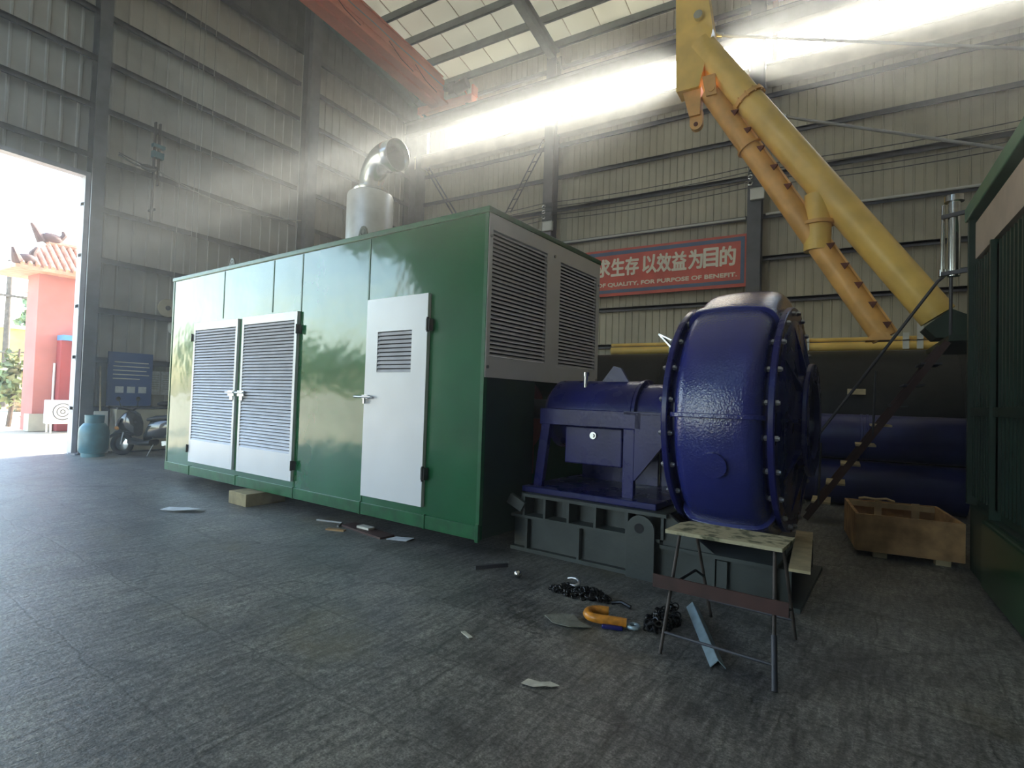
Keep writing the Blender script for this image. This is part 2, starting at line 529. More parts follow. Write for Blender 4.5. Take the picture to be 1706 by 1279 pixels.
# windows
def window(n, x0, x1, y, z0=WZ0, z1=WZ1, mull=1.5):
    wn_ = struct('window_%d' % n)
    mb = MB()
    t = .03
    mb.box(x0, x1, y - .03, y + .03, z0, z0 + .05).box(x0, x1, y - .03, y + .03, z1 - .05, z1)
    k = max(1, round((x1 - x0) / mull))
    for i in range(k + 1):
        xx = x0 + (x1 - x0) * i / k
        mb.box(max(x0, xx - t), min(x1, xx + t), y - .025, y + .025, z0 + .05, z1 - .05)
    mb.build('window_frame', M['pale'], wn_)
    MB().box(x0, x1, y - .004, y + .004, z0, z1).build('window_pane', M['glass'], wn_)


window(1, -12.45, -8.2, YB)
window(2, -8.2, -2.0, YB)
window(3, -2.0, 4.2, YB)
window(4, 4.2, 10.4, YB)
window(5, 10.4, XR, YB)
window(6, -13.86, -13.70, YB, WZ0, WZ1, 1)
for i in range(2):
    window(7 + i, XL + i * 7.125, XL + (i + 1) * 7.125, YF)  # unseen front windows, added to let daylight in

# pale box beam under the windows
t1 = struct('trim_1')
for a, b in zip([XL + .4] + [c + .2 for c in CX], [c - .2 for c in CX] + [XR - .1]):
    mb = MB().box(a, b, YB - .42, YB - .06, 10.17, 10.60).box(a, b, YB - .46, YB - .04, 10.60, 10.66)
    mb.build('sill_beam', M['pale'], t1, bevel=.05, seg=3)

# roof: lining, purlins, rafters
ce = struct('ceiling')
mb = MB()
for (ya, yb) in ((RIDGE_Y, YB + .2), (YF - .2, RIDGE_Y)):
    mb.add([(XL - .2, ya, roof_z(ya) + .1), (XR + .2, ya, roof_z(ya) + .1), (XR + .2, yb, roof_z(yb) + .1), (XL - .2, yb, roof_z(yb) + .1)], [(0, 1, 2, 3)])
mb.build('roof_sheet', M['roof'], ce)
mb = MB()
x = XL + .9
while x < XR:
    for (ya, yb) in ((RIDGE_Y, YB - .2), (YF, RIDGE_Y)):
        mb.beam((x, ya, roof_z(ya) + .085), (x, yb, roof_z(yb) + .085), .02, .03)
    x += 1.0
mb.build('sheet_seams', M['pale'], ce)
y = YB - .36
while y > YF + .5:
    MB().box(XL, XR, y - .035, y + .035, roof_z(y) - .17, roof_z(y) + .07).box(XL, XR, y - .035, y + .06, roof_z(y) - .17, roof_z(y) - .15).build('purlin', M['roofbeam'], ce)
    y -= 1.03


def ibeam(mb, p, q, wd, ht, upv=(0, 0, 1), tf=.03, tw=.02):
    p, q = V3(p), V3(q)
    d = (q - p).normalized(); u = V3(upv); sd_ = d.cross(u).normalized(); u = sd_.cross(d)
    for sg in (1, -1):
        mb.beam(p + u * sg * (ht / 2 - tf / 2), q + u * sg * (ht / 2 - tf / 2), wd, tf, upv)
    mb.beam(p, q, tw, ht - 2 * tf, upv)


for cx in CX + [XL + .3]:
    mb = MB()
    for (ya, yb) in ((RIDGE_Y, YB - .25), (YF + .25, RIDGE_Y)):
        ibeam(mb, (cx, ya, roof_z(ya) - .40), (cx, yb, roof_z(yb) - .40), .24, .45)
    mb.build('rafter', M['roofbeam'], ce)


# columns
def column(x, y, along, z, label, w_=.34, h_=.40):
    o = thing('steel_column', label, 'column', (x, y, 0), 0, 'steel columns of the hall')
    mb = MB()
    upv = (1, 0, 0) if along == 'x' else (0, 1, 0)
    ibeam(mb, (0, 0, 0.02), (0, 0, z), w_, h_, upv)
    mb.build('shaft', M['column'], o)
    MB().box(-.17, .17, -.17, .17, 0, .03).build('base_plate', M['column'], o)
    return o


column(XL + .30, 5.37, 'x', 13.0, 'steel column rising right beside the big doorway', .24, .32)
column(XL + .42, 10.80, 'x', 13.6, 'steel column on the left wall between doorway and corner')
column(XL + .42, DOOR_Y0 - .35, 'x', 13.0, 'steel column on the far side of the big doorway')
column(XL + .45, YB - .40, 'x', 12.8, 'thick dark steel column in the corner behind the exhaust pipe', .55, .6)
column(CX[0], YB - .36, 'y', 12.9, 'steel column on back wall left of the red banner')
column(CX[1], YB - .36, 'y', 12.9, 'steel column on back wall at the right end of the red banner')
column(CX[2], YB - .36, 'y', 12.9, 'steel column on back wall behind the dark container')

# crane runway along the back wall, with brackets
rw = thing('crane_runway', 'dark crane runway beam along the back wall across the window band', 'beam', (0, YB - .75, 11.33))
mb = MB(); ibeam(mb, (XL + .3, 0, .235), (XR - .2, 0, .235), .30, .47); mb.build('beam', M['steel_dark'], rw)
MB().box(XL + .3, XR - .2, -.035, .035, .47, .53).build('rail', M['rust'], rw)
for cx in CX:
    MB().prism([(-.02, -.02), (.28, -.02), (.28, -.30), (.20, -.30)], lambda a, b, d, cx=cx: (cx + d, a, b), -.12, .12).build('bracket', M['column'], rw)

# thin scattering haze inside the hall
hz = bpy.data.materials.new('hall_haze'); hz.use_nodes = True
hn = hz.node_tree; hn.nodes.remove(hn.nodes['Principled BSDF'])
vs_ = hn.nodes.new('ShaderNodeVolumeScatter'); vs_.inputs['Density'].default_value = .008; vs_.inputs['Anisotropy'].default_value = .6
vs_.inputs['Color'].default_value = (.95, .96, 1, 1)
hn.links.new(vs_.outputs[0], hn.nodes['Material Output'].inputs['Volume'])
hzo = MB().box(XL + .25, XR - .1, YF + .1, YB - .1, .01, 12.6).build('hall_haze', hz)
hzo['kind'] = 'structure'

# ------------------------------------------------------------------ bridge crane
cr = thing('bridge_crane', 'orange overhead bridge crane girder running under the roof', 'crane', (-11.58, 0, 11.86), R(3.5))
GY0, GY1 = -8.0, 15.05
MB().box(-.36, .36, GY0, GY1, .10, .14).box(-.30, -.28, GY0, GY1, .14, .95).box(.28, .30, GY0, GY1 - .15, .14, .92).box(-.36, .36, GY0, GY1 - .3, .92, .96).build('girder', M['orange'], cr)
MB().box(-.10, .10, GY0, GY1 - .2, .02, .10).box(.36, .40, GY0, GY1, .08, .16).build('bottom_flange', M['orange'], cr)
mb = MB()
y = GY0 + 2
while y < GY1 - 1:
    mb.box(.302, .33, y, y + .05, .34, .42)
    y += 2.4
mb.box(.31, .35, GY0, GY1 - .3, .38, .42)
mb.build('cable_bracket', M['orange'], cr)
mb = MB()
yy = GY1 - .2
pts = [(.44, GY0, .52)]
for i in range(60): pts.append((.44, GY0 + (GY1 - .2 - GY0) * (i + 1) / 60, .52 + .012 * math.sin(i * 1.3)))
mb.tube(pts, .016, 6)
mb.build('power_cable', M['wire'], cr)
for y in (9.5, 11.9, 13.2):
    MB().tube([(.34, y, .5), (.36, y + .55, .26), (.42, y + 1.1, .14)], .012, 6).build('hanging_lead', M['rust'], cr)
MB().box(-1.0, 1.35, 15.07, 15.43, .03, .30).build('end_truck', M['orange'], cr, bevel=.02)
for x in (-.8, 1.1):
    MB().cyl((x, 15.14, .11), (x, 15.36, .11), .10, n=20).build('truck_wheel', M['steel_dark'], cr)
MB().cyl((.75, 14.95, .5), (1.25, 14.95, .62), .19, n=20).box(.55, .8, 14.8, 15.2, .28, .72).cyl((.35, 14.9, .62), (.62, 14.9, .55), .13, n=16).build('travel_motor', M['steel_dark'], cr)
MB().box(1.32, 1.40, 15.1, 15.4, .28, .62).build('buffer_plate', M['orange'], cr)
mb = MB(); mb.tube([(1.1, 15.25, .3), (.8, 15.1, .9)], .025, 8); mb.build('truck_stay', M['orange'], cr)

# ------------------------------------------------------------------ green generator enclosure
GC = Vector((-2.876, 4.247, 0)); GR = -0.07995
gen = thing('generator_enclosure', 'long glossy green steel generator enclosure with pale louvred doors', 'generator', GC, GR)
UL, UW, Z0, Z1 = -6.66, 2.32, .17, 3.30
MB().box(UL, 0, 0, .05, Z0, Z1).build('front_panel', M['green'], gen)
MB().box(UL, 0, UW - .05, UW, Z0, Z1).build('rear_panel', M['green'], gen)
MB().box(UL, UL + .05, .05, UW - .05, Z0, Z1).build('far_end_panel', M['green'], gen)
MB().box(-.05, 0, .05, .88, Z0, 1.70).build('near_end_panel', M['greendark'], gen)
MB().box(UL - .02, .02, -.02, UW + .02, Z1 - .03, Z1 + .03).build('roof_panel', M['green_edge'], gen, bevel=.008)
mb = MB().box(UL + .01, -.01, .06, UW - .06, Z0, Z0 + .06)
mb.build('floor_plate', M['steel_dark'], gen)
mb = MB().box(UL, .004, -.018, 0, Z0, Z0 + .13)
for u in (-5.8, -4.4, -3.0, -1.7, -.70): mb.box(u - .012, u + .012, -.026, 0, Z0 - .005, Z0 + .14)
mb.box(-.03, .012, -.026, .004, Z0 - .02, Z0 + .15)
mb.build('bottom_rail', M['green_edge'], gen, bevel=.004)
for u, za, zb in ((-4.98, 2.56, 3.26), (-3.66, 2.56, 3.26), (-3.00, .30, 3.26), (-1.70, 2.57, 3.26), (-1.70, .30, .38)):
    MB().box(u - .010, u + .010, -.006, 0, za, zb).build('panel_seam', M['green_edge'], gen)
MB().box(UL, UL + .04, -.008, 0, .3, 3.27).build('corner_trim', M['green_edge'], gen)
MB().box(-.035, .006, -.008, .04, .3, 3.27).build('corner_trim', M['green_edge'], gen)


def louvre_panel(parent, x0, x1, z0, z1, n, fn, mslat=None, back=True):
    """fn(a, d, z): a along the panel, d = depth outward; n slats"""
    mb = MB()
    dz = (z1 - z0) / n
    for i in range(n):
        zz = z0 + i * dz
        vs = [fn(x0, .016, zz + .10 * dz), fn(x1, .016, zz + .10 * dz), fn(x1, -.006, zz + .80 * dz), fn(x0, -.006, zz + .80 * dz),
              fn(x0, .013, zz + .02 * dz), fn(x1, .013, zz + .02 * dz), fn(x1, -.010, zz + .70 * dz), fn(x0, -.010, zz + .70 * dz)]
        mb.add(vs, [(0, 1, 2, 3), (7, 6, 5, 4), (4, 5, 1, 0), (3, 2, 6, 7), (0, 3, 7, 4), (1, 5, 6, 2)])
    mb.build('louvre_slats', mslat or M['louvre'], parent)
    if back:
        b = MB()
        P_ = [fn(x0, -.022, z0), fn(x1, -.022, z0), fn(x1, -.022, z1), fn(x0, -.022, z1)]
        b.add(P_ + [fn(x0, -.026, z0), fn(x1, -.026, z0), fn(x1, -.026, z1), fn(x0, -.026, z1)], [(0, 1, 2, 3), (7, 6, 5, 4)])
        b.build('louvre_backing', M['cavity'], parent)  # near-black sheet painted as the shade behind the slats


FR = lambda a, d, z: (a, -.030 - d, z)


def louvre_door(name, x0, x1, z0, z1, hinge_u, lz0, lz1):
    mb = MB()
    mb.box(x0, x0 + .055, -.045, -.001, z0, z1).box(x1 - .055, x1, -.045, -.001, z0, z1)
    mb.box(x0 + .055, x1 - .055, -.045, -.001, z0, lz0).box(x0 + .055, x1 - .055, -.045, -.001, lz1, z1)
    d = mb.build('louvred_door', M['white_metal'], gen, bevel=.003)
    louvre_panel(d, x0 + .055, x1 - .055, lz0, lz1, 40, FR)
    for z in (.58, 2.30):
        MB().box(hinge_u - .022, hinge_u + .022, -.06, -.012, z - .055, z + .055).cyl((hinge_u, -.06, z - .06), (hinge_u, -.06, z + .06), .012, n=10).build('hinge', M['black'], d)
    return d


dl = louvre_door('left', -5.78, -4.46, .38, 2.52, -5.80, .72, 2.41)
dr = louvre_door('right', -4.34, -3.01, .38, 2.53, -2.99, .72, 2.42)
for d, u0_, u1_ in ((dl, -4.62, -4.45), (dr, -4.36, -4.19)):
    MB().box(u0_, u1_, -.066, -.046, 1.42, 1.50).box((u0_ + u1_) / 2 - .04, (u0_ + u1_) / 2 + .04, -.06, -.046, 1.36, 1.44).build('latch_plate', M['galv'], d, bevel=.004)
    MB().cyl((u0_ - .02, -.085, 1.47), (u1_ + .02, -.085, 1.47), .013, n=10).build('latch_bolt', M['galv'], d)
MB().box(-4.455, -4.345, -.012, 0, .38, 2.52).build('centre_post', M['green_edge'], gen)

# plain access door with a small vent
mb = MB()
x0, x1, z0, z1 = -1.66, -.72, .385, 2.555
va, vb, vc, vd = -1.47, -.94, 1.745, 2.19
mb.box(x0, va, -.045, -.001, z0, z1).box(vb, x1, -.045, -.001, z0, z1).box(va, vb, -.045, -.001, z0, vc).box(va, vb, -.045, -.001, vd, z1)
ad = mb.build('access_door', M['white_metal'], gen)
louvre_panel(ad, va, vb, vc, vd, 10, FR)
for z in (.72, 2.23):
    MB().box(-.722, -.672, -.065, -.012, z - .06, z + .06).cyl((-.70, -.062, z - .075), (-.70, -.062, z + .075), .013, n=10).build('hinge', M['black'], ad)
MB().cyl((-1.78, -.085, 1.475), (-1.50, -.085, 1.475), .014, n=12).box(-1.66, -1.56, -.08, -.046, 1.455, 1.495).cyl((-1.615, -.075, 1.46), (-1.615, -.075, 1.40), .02, n=12).build('door_bolt', M['galv'], ad)

# end panel with two louvres (faces +u)
mb = MB()
ex = .012
za, zb = 1.70, 3.27
ls = ((.06, 1.045, 1.90, 3.12), (1.33, 2.235, 1.895, 3.09))
mb.box(-.03, ex, 0, .06, za, zb).box(-.03, ex, .06, 1.045, za, 1.90).box(-.03, ex, .06, 1.045, 3.12, zb).box(-.03, ex, 1.045, 1.33, za, zb)
mb.box(-.03, ex, 1.33, 2.235, za, 1.895).box(-.03, ex, 1.33, 2.235, 3.09, zb).box(-.03, ex, 2.235, UW, za, zb)
ep = mb.build('end_panel', M['white_metal'], gen)
for (a, b, c, d) in ls:
    louvre_panel(ep, a, b, c, d, 30, lambda aa, dd, zz: (-.004 + dd, aa, zz))
mb = MB()
for (vv, zz) in ((.03, 3.05), (.03, 1.80), (1.19, 3.12), (2.28, 3.0), (2.28, 1.78)): mb.cyl((ex, vv, zz), (ex + .014, vv, zz), .016, n=8)
mb.build('panel_bolts', M['bolt'], ep)
# engine parts glimpsed inside the open end
MB().lathe([(.001, .0), (.36, 0), (.40, .05), (.40, .16), (.24, .2), (.001, .2)], (-.45, 1.16, 1.32), (1, 0, 0), 32).box(-1.9, -.46, .75, 1.6, .6, 1.62).build('engine_block', M['engine'], gen)
MB().cyl((-.26, 1.16, 1.40), (.09, 1.16, 1.40), .11, n=20).build('drive_shaft', M['steel_dark'], gen)
# lifting eyes
for (u, v) in ((-1.94, .08), (-4.93, .08), (-.30, 2.2), (-1.94, 2.2), (-4.93, 2.2)):
    MB().prism([(-.09, 0), (.09, 0), (.05, .11), (.02, .14), (-.02, .14), (-.05, .11)], lambda a, b, d, u=u, v=v: (u + a, v + d, Z1 + .03 + b), -.012, .012).torus((u, v - .001, Z1 + .10), (0, 1, 0), .035, .016, 16, 6).build('lifting_eye', M['greendark'] if u != -.3 else M['white_metal'], gen)
# exhaust: silencer with bent pipe
EX, EY = -3.22, 1.2
sl = MB().lathe([(.001, 0), (.335, 0), (.335, 1.08), (.325, 1.11), (.24, 1.15), (.001, 1.15)], (EX, EY, Z1 + .03), (0, 0, 1), 40).build('exhaust_silencer', M['silencer'], gen)
mb = MB().lathe([(.24, 0), (.25, .02), (.25, .06), (.18, .07)], (EX, EY, Z1 + 1.17), (0, 0, 1), 32)
pts, rs = [(EX, EY, Z1 + 1.12), (EX, EY, Z1 + 1.26)], [.17, .17]
for i in range(13):
    a = PI / 2 * i / 12
    pts.append((EX + .36 - .36 * math.cos(a), EY, Z1 + 1.28 + .36 * math.sin(a)))
    rs.append(.17 + .045 * i / 12)
pts.append((EX + .56, EY, Z1 + 1.63)); rs.append(.225)
mb.tube(pts, rs, 28, cap=False)
el = mb.build('exhaust_elbow', M['galv'], sl)
s_ = el.modifiers.new('solid', 'SOLIDIFY'); s_.thickness = .008

# ------------------------------------------------------------------ blocks and litter round the enclosure
def loc_(u, v): return (GC.x + u * math.cos(GR) - v * math.sin(GR), GC.y + u * math.sin(GR) + v * math.cos(GR))


def gpos(u, v, z=0):
    x, y = loc_(u, v); return (x, y, z)


tag(MB().box(-.22, .22, -.28, .28, 0, .165).build('timber_block', M['tan'], bevel=.008), 'tan timber block propping up the green enclosure beneath its louvred doors', 'wood block')
bpy.data.objects['timber_block'].location = gpos(-3.86, .02); bpy.data.objects['timber_block'].rotation_euler = (0, 0, GR)
for (u, v, l) in ((-6.3, .9, 'far end of the enclosure'), (-3.8, 1.9, 'back of the enclosure'), (-.9, 2.0, 'near back corner'), (-6.2, 2.0, 'far back corner')):
    o = bpy.data.objects['timber_block'].copy(); COL.objects.link(o); o.location = gpos(u, v); o['label'] = 'dark timber block hidden in shadow under the ' + l; o['group'] = 'timber blocks under the green enclosure'
    o.name = 'timber_block'


def flake(name, m, pts, th, loc, rz, label, cat, curl=.01):
    mb = MB(); n = len(pts)
    cx = sum(p[0] for p in pts) / n; cy = sum(p[1] for p in pts) / n
    z = [curl * abs(math.sin(i * 2.1 + .4)) for i in range(n)]
    vs = [(p[0], p[1], z[i] + .002) for i, p in enumerate(pts)] + [(cx, cy, curl * .8 + .002)]
    top = [(a, b, c + th) for a, b, c in vs]
    fs = [(i, (i + 1) % n, n) for i in range(n)]
    mb.add(top, fs); mb.add(vs, [f[::-1] for f in fs])
    mb.add(vs[:n] + top[:n], [(i, (i + 1) % n, n + (i + 1) % n, n + i) for i in range(n)])
    o = mb.build(name, m); o.location = loc; o.rotation_euler = (0, 0, rz)
    return tag(o, label, cat)


flake('paper_scrap', M['whitepaper'], [(-.26, -.05), (-.05, -.10), (.22, -.03), (.26, .05), (.02, .09), (-.2, .03)], .004, (-6.90, 3.70, 0), .5, 'white plastic scrap lying on the floor left of the timber block', 'scrap', .03)
flake('paper_scrap', M['paper'], [(-.055, -.012), (.05, -.014), (.055, .012), (-.05, .014)], .006, (-1.995, 2.85, 0), -.45, 'small pale strip of scrap on the open floor', 'scrap', .004)
flake('paper_scrap', M['paper'], [(-.10, -.02), (-.03, -.045), (.03, -.03), (.06, -.02), (.10, .0), (.05, .02), (.0, .015), (-.07, .03)], .003, (-1.33, 2.59, 0), .35, 'crumpled cream paper scrap nearest the viewer on the floor', 'scrap', .012)
flake('card_flake', M['rag'], [(-.18, -.03), (-.06, -.10), (.06, -.09), (.17, .02), (.05, .05), (-.02, .10), (-.10, .08)], .006, (-1.55, 3.41, 0), -.15, 'grey corrugated card flake beside the orange shackle', 'card', .015)
flake('paper_scrap', M['whitepaper'], [(-.13, -.06), (.10, -.07), (.13, .06), (-.08, .07)], .005, (-3.90, 4.31, 0), .3, 'whitish square of board on floor below the access door', 'scrap', .01)
o = tag(MB().box(-.38, .38, -.09, .09, 0, .02).build('timber_offcut', M['brownrail']), 'flat dark brown board lying under the edge of the enclosure', 'board'); o.location = gpos(-1.55, -.02); o.rotation_euler = (0, 0, -.2)
o = tag(MB().box(-.10, .10, -.045, .045, 0, .022).build('timber_offcut', M['paper']), 'small pinkish slab on top of the flat brown board', 'board'); o.location = gpos(-1.60, .0, .021); o.rotation_euler = (0, 0, -.1)
o = tag(MB().box(-.11, .11, -.03, .03, 0, .015).build('timber_offcut', M['wood']), 'tiny orange wood offcut left of the flat brown board', 'board'); o.location = gpos(-1.83, -.22); o.rotation_euler = (0, 0, .3)
o = tag(MB().tube([(-.35, 0, .012), (0, .01, .012), (.05, -.14, .012)], .012, 8).build('bent_rod', M['wire']), 'bent grey rod on the floor by the flat brown board', 'rod'); o.location = gpos(-2.02, .0); o.rotation_euler = (0, 0, .2)
o = tag(MB().beam((-.14, 0, .015), (.16, .03, .015), .03, .03).build('steel_offcut', M['steel_dark']), 'short dark steel bar on floor before the near corner', 'bar'); o.location = (-2.62, 4.08, 0); o.rotation_euler = (0, 0, .8)
o = tag(MB().sphere((0, 0, .034), .034, 20, 12).build('steel_ball', M['stainless']), 'shiny round metal ball on the floor in front of the skid', 'ball'); o.location = (-2.295, 4.0, 0)

# ------------------------------------------------------------------ steel skid base
sk = thing('skid_base', 'dark grey welded steel skid base under the blue pump', 'base', GC, GR)
mb = MB()
mb.box(.015, 2.62, .50, 1.86, 0, .035)                      # bottom plate
mb.box(.02, 1.56, .56, .58, .035, .33).box(1.56, 2.55, .56, .58, .035, .285).box(.02, 1.56, 1.76, 1.78, .035, .33).box(1.56, 2.55, 1.76, 1.78, .035, .285)
mb.box(.02, 1.60, .66, .68, .355, .545).box(.02, 1.60, 1.70, 1.72, .355, .545)
mb.build('web_plate', M['skid'], sk)
mb = MB().box(.02, 1.56, .49, 1.86, .33, .356)
mb.box(1.56, 2.46, .49, 1.86, .285, .315)
mb.build('ledge_flange', M['skid'], sk)
MB().box(.16, 1.62, .47, 1.88, .545, .575).build('top_flange', M['skid'], sk)
for u in (.17, .41, .67, .95, 1.26, 1.58):
    MB().box(u - .012, u + .012, .49, .66, .356, .545).build('upper_rib', M['skid'], sk)
for u in (.20, .78, 1.27, 2.0, 2.44):
    MB().box(u - .012, u + .012, .50, .56, .035, .32 if u < 1.5 else .285).build('lower_rib', M['skid'], sk)
lug = [(-.125, 0), (.125, 0), (.125, .40)] + [(.125 * math.cos(R(a)), .415 + .125 * math.sin(R(a))) for a in range(0, 181, 15)] + [(-.125, .40)]
lg = MB().prism(lug, lambda a, b, d: (1.40 + a, d, b), .455, .488).build('lifting_lug', M['skid'], sk)
MB().cyl((1.39, .452, .43), (1.39, .50, .43), .043, n=16).build('lug_hole_shade', M['cavity'], lg)  # solid dark disc standing in for the shade in a hole
MB().prism([(1.58, .575), (1.62, .575), (2.0, .315), (1.58, .315)], lambda a, b, d: (a, d, b), .52, .56).build('gusset', M['skid'], sk)
MB().beam((.03, .44, .52), (.18, .47, .44), .05, .10).build('end_bracket', M['skid'], sk)
MB().box(2.02, 2.10, .515, .56, .05, .27).build('duct_grille', M['skid'], sk)
o = tag(MB().box(-.07, .07, -.72, .70, 0, .022).build('wooden_board', M['woodlight']), 'pale wooden board lying on the right end of the skid', 'board')
o.location = gpos(2.545, 1.14, .318); o.rotation_euler = (0, 0, GR + R(6))

# ------------------------------------------------------------------ blue dredge pump
pu = thing('dredge_pump', 'glossy blue dredge pump with round volute and bolted flanges', 'pump', GC, GR)
AX = Vector((0, 1.18, 1.405))          # shaft axis height and depth in the skid's frame
prof = []
ua, ub, rr_, r_in = 1.745, 2.395, 1.045, .58
cr_ = .13
prof.append((r_in, ua + .02))
prof.append((rr_ - cr_ - .15, ua))
for i in range(7):
    a = PI / 2 * i / 6
    prof.append((rr_ - cr_ + cr_ * math.sin(a), ua + cr_ - cr_ * math.cos(a)))
for t in (.25, .5, .75): prof.append((rr_ + .012 * math.sin(PI * t), ua + cr_ + (ub - ua - 2 * cr_) * t))
for i in range(7):
    a = PI / 2 * i / 6
    prof.append((rr_ - cr_ + cr_ * math.cos(a), ub - cr_ + cr_ * math.sin(a)))
prof.append((rr_ - cr_ - .15, ub)); prof.append((r_in, ub - .02))
def grow(t):
    t = (t + 2 * PI) % (2 * PI)
    if t < R(57) or t > R(200): return 0
    if t < R(112): f = (t - R(57)) / R(55)
    else: f = (R(200) - t) / R(88)
    return .11 * f * f * (3 - 2 * f)


vmb = MB(); vs_l = []; NV = 120
for (r_, u_) in prof:
    for k in range(NV):
        t = 2 * PI * k / NV
        rr2 = r_ + (grow(t) if r_ > .8 else 0)
        vs_l.append((u_, AX.y - math.cos(t) * rr2, AX.z + math.sin(t) * rr2))
vmb.add(vs_l, [(i * NV + k, (i + 1) * NV + k, (i + 1) * NV + (k + 1) % NV, i * NV + (k + 1) % NV) for i in range(len(prof) - 1) for k in range(NV)], True)
vol = vmb.build('volute_casing', M['blue'], pu)


def radial_rib(ang, h, th, nm):
    """raised joint strip following the volute's outer profile at one angle"""
    e = Vector((0, -math.cos(ang), math.sin(ang)))
    t = Vector((0, math.sin(ang), math.cos(ang)))
    P_ = [(r_, u_) for (r_, u_) in prof[1:-1]]
    mb = MB(); n = len(P_)
    vs = []
    cu = (ua + ub) / 2; cr0 = rr_ - .3
    for (r_, u_) in P_:
        d = Vector((r_ - cr0, u_ - cu)); d.normalize()
        for (k, s_) in ((-.03, -1), (h, -1), (h, 1), (-.03, 1)):
            q = Vector((0, AX.y, AX.z)) + e * (r_ + d.x * k) + t * (s_ * th / 2) + Vector((u_ + d.y * k, 0, 0))
            vs.append(q)
    fs = []
    for i in range(n - 1):
        for k in range(4):
            l = (k + 1) % 4
            fs.append((4 * i + k, 4 * i + l, 4 * i + 4 + l, 4 * i + 4 + k))
    fs += [(0, 1, 2, 3), tuple(4 * (n - 1) + k for k in (3, 2, 1, 0))]
    mb.add(vs, fs)
    return mb.build(nm, M['blue'], vol, bevel=.006)


radial_rib(R(1), .035, .035, 'split_flange')
radial_rib(R(57), .035, .055, 'upper_collar')
radial_rib(R(-54), .035, .055, 'lower_collar')
e = Vector((0, -math.cos(R(-19)), math.sin(R(-19))))
pc = Vector((2.07, AX.y, AX.z)) + e * 1.035
MB().cyl(pc - e * .06, pc + e * .045, .10, n=32).build('drain_plug', M['blue'], vol, bevel=.006)
# tangential outlet at the top, running back
MB().cyl((1.98, 1.15, 2.14), (1.93, 2.1, 2.36), .29, n=40).lathe([(.29, 0), (.325, 0), (.325, .06), (.29, .06)], (1.94, 1.9, 2.31), (0, 1, .2), 40).build('outlet_pipe', M['blue2'], pu)
# rear (drive side) plate
def ring(u0_, u1_, ro, ri, nm, m, nb, rb, parent=pu, bl=.03, bs=.022):
    o = MB().lathe([(ri, u0_), (ro - .008, u0_), (ro, u0_ + .008), (ro, u1_ - .008), (ro - .008, u1_), (ri, u1_), (ri, u0_)], (0, AX.y, AX.z), (1, 0, 0), 72).build(nm, m, parent)
    for k in range(nb):
        a = 2 * PI * (k + .5) / nb
        y, z = AX.y - math.cos(a) * rb, AX.z + math.sin(a) * rb
        MB().cyl((u0_ - bl, y, z), (u1_ + bl, y, z), bs * .6, n=8).cyl((u0_ - bl * .7, y, z), (u0_, y, z), bs, n=6).cyl((u1_, y, z), (u1_ + bl * .7, y, z), bs, n=6).build('flange_bolt', M['bolt'], o)
    return o


ring(1.65, 1.70, .985, .30, 'rear_flange', M['blue2'], 22, .94)
MB().lathe([(.90, 1.70), (.90, 1.76)], (0, AX.y, AX.z), (1, 0, 0), 64).build('rear_neck', M['blue2'], pu)
MB().lathe([(.88, 2.38), (.88, 2.43)], (0, AX.y, AX.z), (1, 0, 0), 64).build('front_neck', M['blue2'], pu)
ring(2.42, 2.47, .95, .40, 'front_flange', M['blue2'], 22, .905)
MB().lathe([(.84, 2.47), (.82, 2.485), (.60, 2.51), (.42, 2.52), (.40, 2.575)], (0, AX.y, AX.z), (1, 0, 0), 64).build('suction_cover', M['blue2'], pu)
for k in range(10):
    a = 2 * PI * k / 10
    ey = Vector((0, -math.cos(a), math.sin(a)))
    ty = Vector((0, math.sin(a), math.cos(a)))
    o_ = Vector((0, AX.y, AX.z))
    MB().prism([(.41, 2.575), (.80, 2.49), (.41, 2.49)], lambda p, q, d, ey=ey, ty=ty, o_=o_: o_ + ey * p + ty * d + Vector((q, 0, 0)), -.012, .012).build('cover_rib', M['blue2'], pu)
ring(2.575, 2.615, .475, .33, 'suction_flange', M['blue2'], 0, .5)
# black lifting hook plate behind the rear flange
hk = [(-.07, 0), (.07, 0), (.07, .26)] + [(.07 * math.cos(R(a)), .26 + .07 * math.sin(R(a))) for a in range(15, 166, 30)] + [(-.07, .26)]
MB().prism(hk, lambda a, b, d: (1.64 + d, 1.02 + a, 2.05 + b), -.02, .02).build('hook_plate', M['black'], pu)
MB().beam((1.66, .55, 2.02), (1.50, .55, 2.10), .08, .012).beam((1.50, .55, 2.10), (1.66, .55, 1.93), .08, .012).build('sight_bracket', M['bolt'], pu)
# bearing housing and pedestal
bh = MB().lathe([(.001, .12), (.28, .12), (.36, .20), (.36, 1.12), (.34, 1.14)], (0, AX.y, 1.36), (1, 0, 0), 56).build('bearing_housing', M['blue2'], pu)
MB().lathe([(.345, 1.13), (.375, 1.135), (.375, 1.165), (.33, 1.17), (.33, 1.42), (.30, 1.44)], (0, AX.y, 1.36), (1, 0, 0), 56).build('bearing_cap', M['blue2'], bh)
MB().cyl((1.40, AX.y, 1.40), (1.68, AX.y, 1.40), .20, n=32).build('shaft_sleeve', M['black'], pu)
MB().prism([(-.17, 0), (.17, 0), (.06, .17), (-.02, .19)], lambda a, b, d: (.83 + a, AX.y + d - .06, 1.68 + b), -.02, .02).build('lifting_eye', M['blue2'], bh)
MB().cyl((.56, .98, 1.63), (.56, .98, 1.78), .022, n=10).cyl((.56, .98, 1.76), (.56, .98, 1.80), .035, n=10).build('oil_filler', M['galv'], bh)
for u in (.75, 1.24, 1.40):
    MB().cyl((u, AX.y - .36, 1.39), (u, AX.y - .32, 1.39), .014, n=8).build('housing_bolt', M['bolt'], bh)
mb = MB()
PF = .66
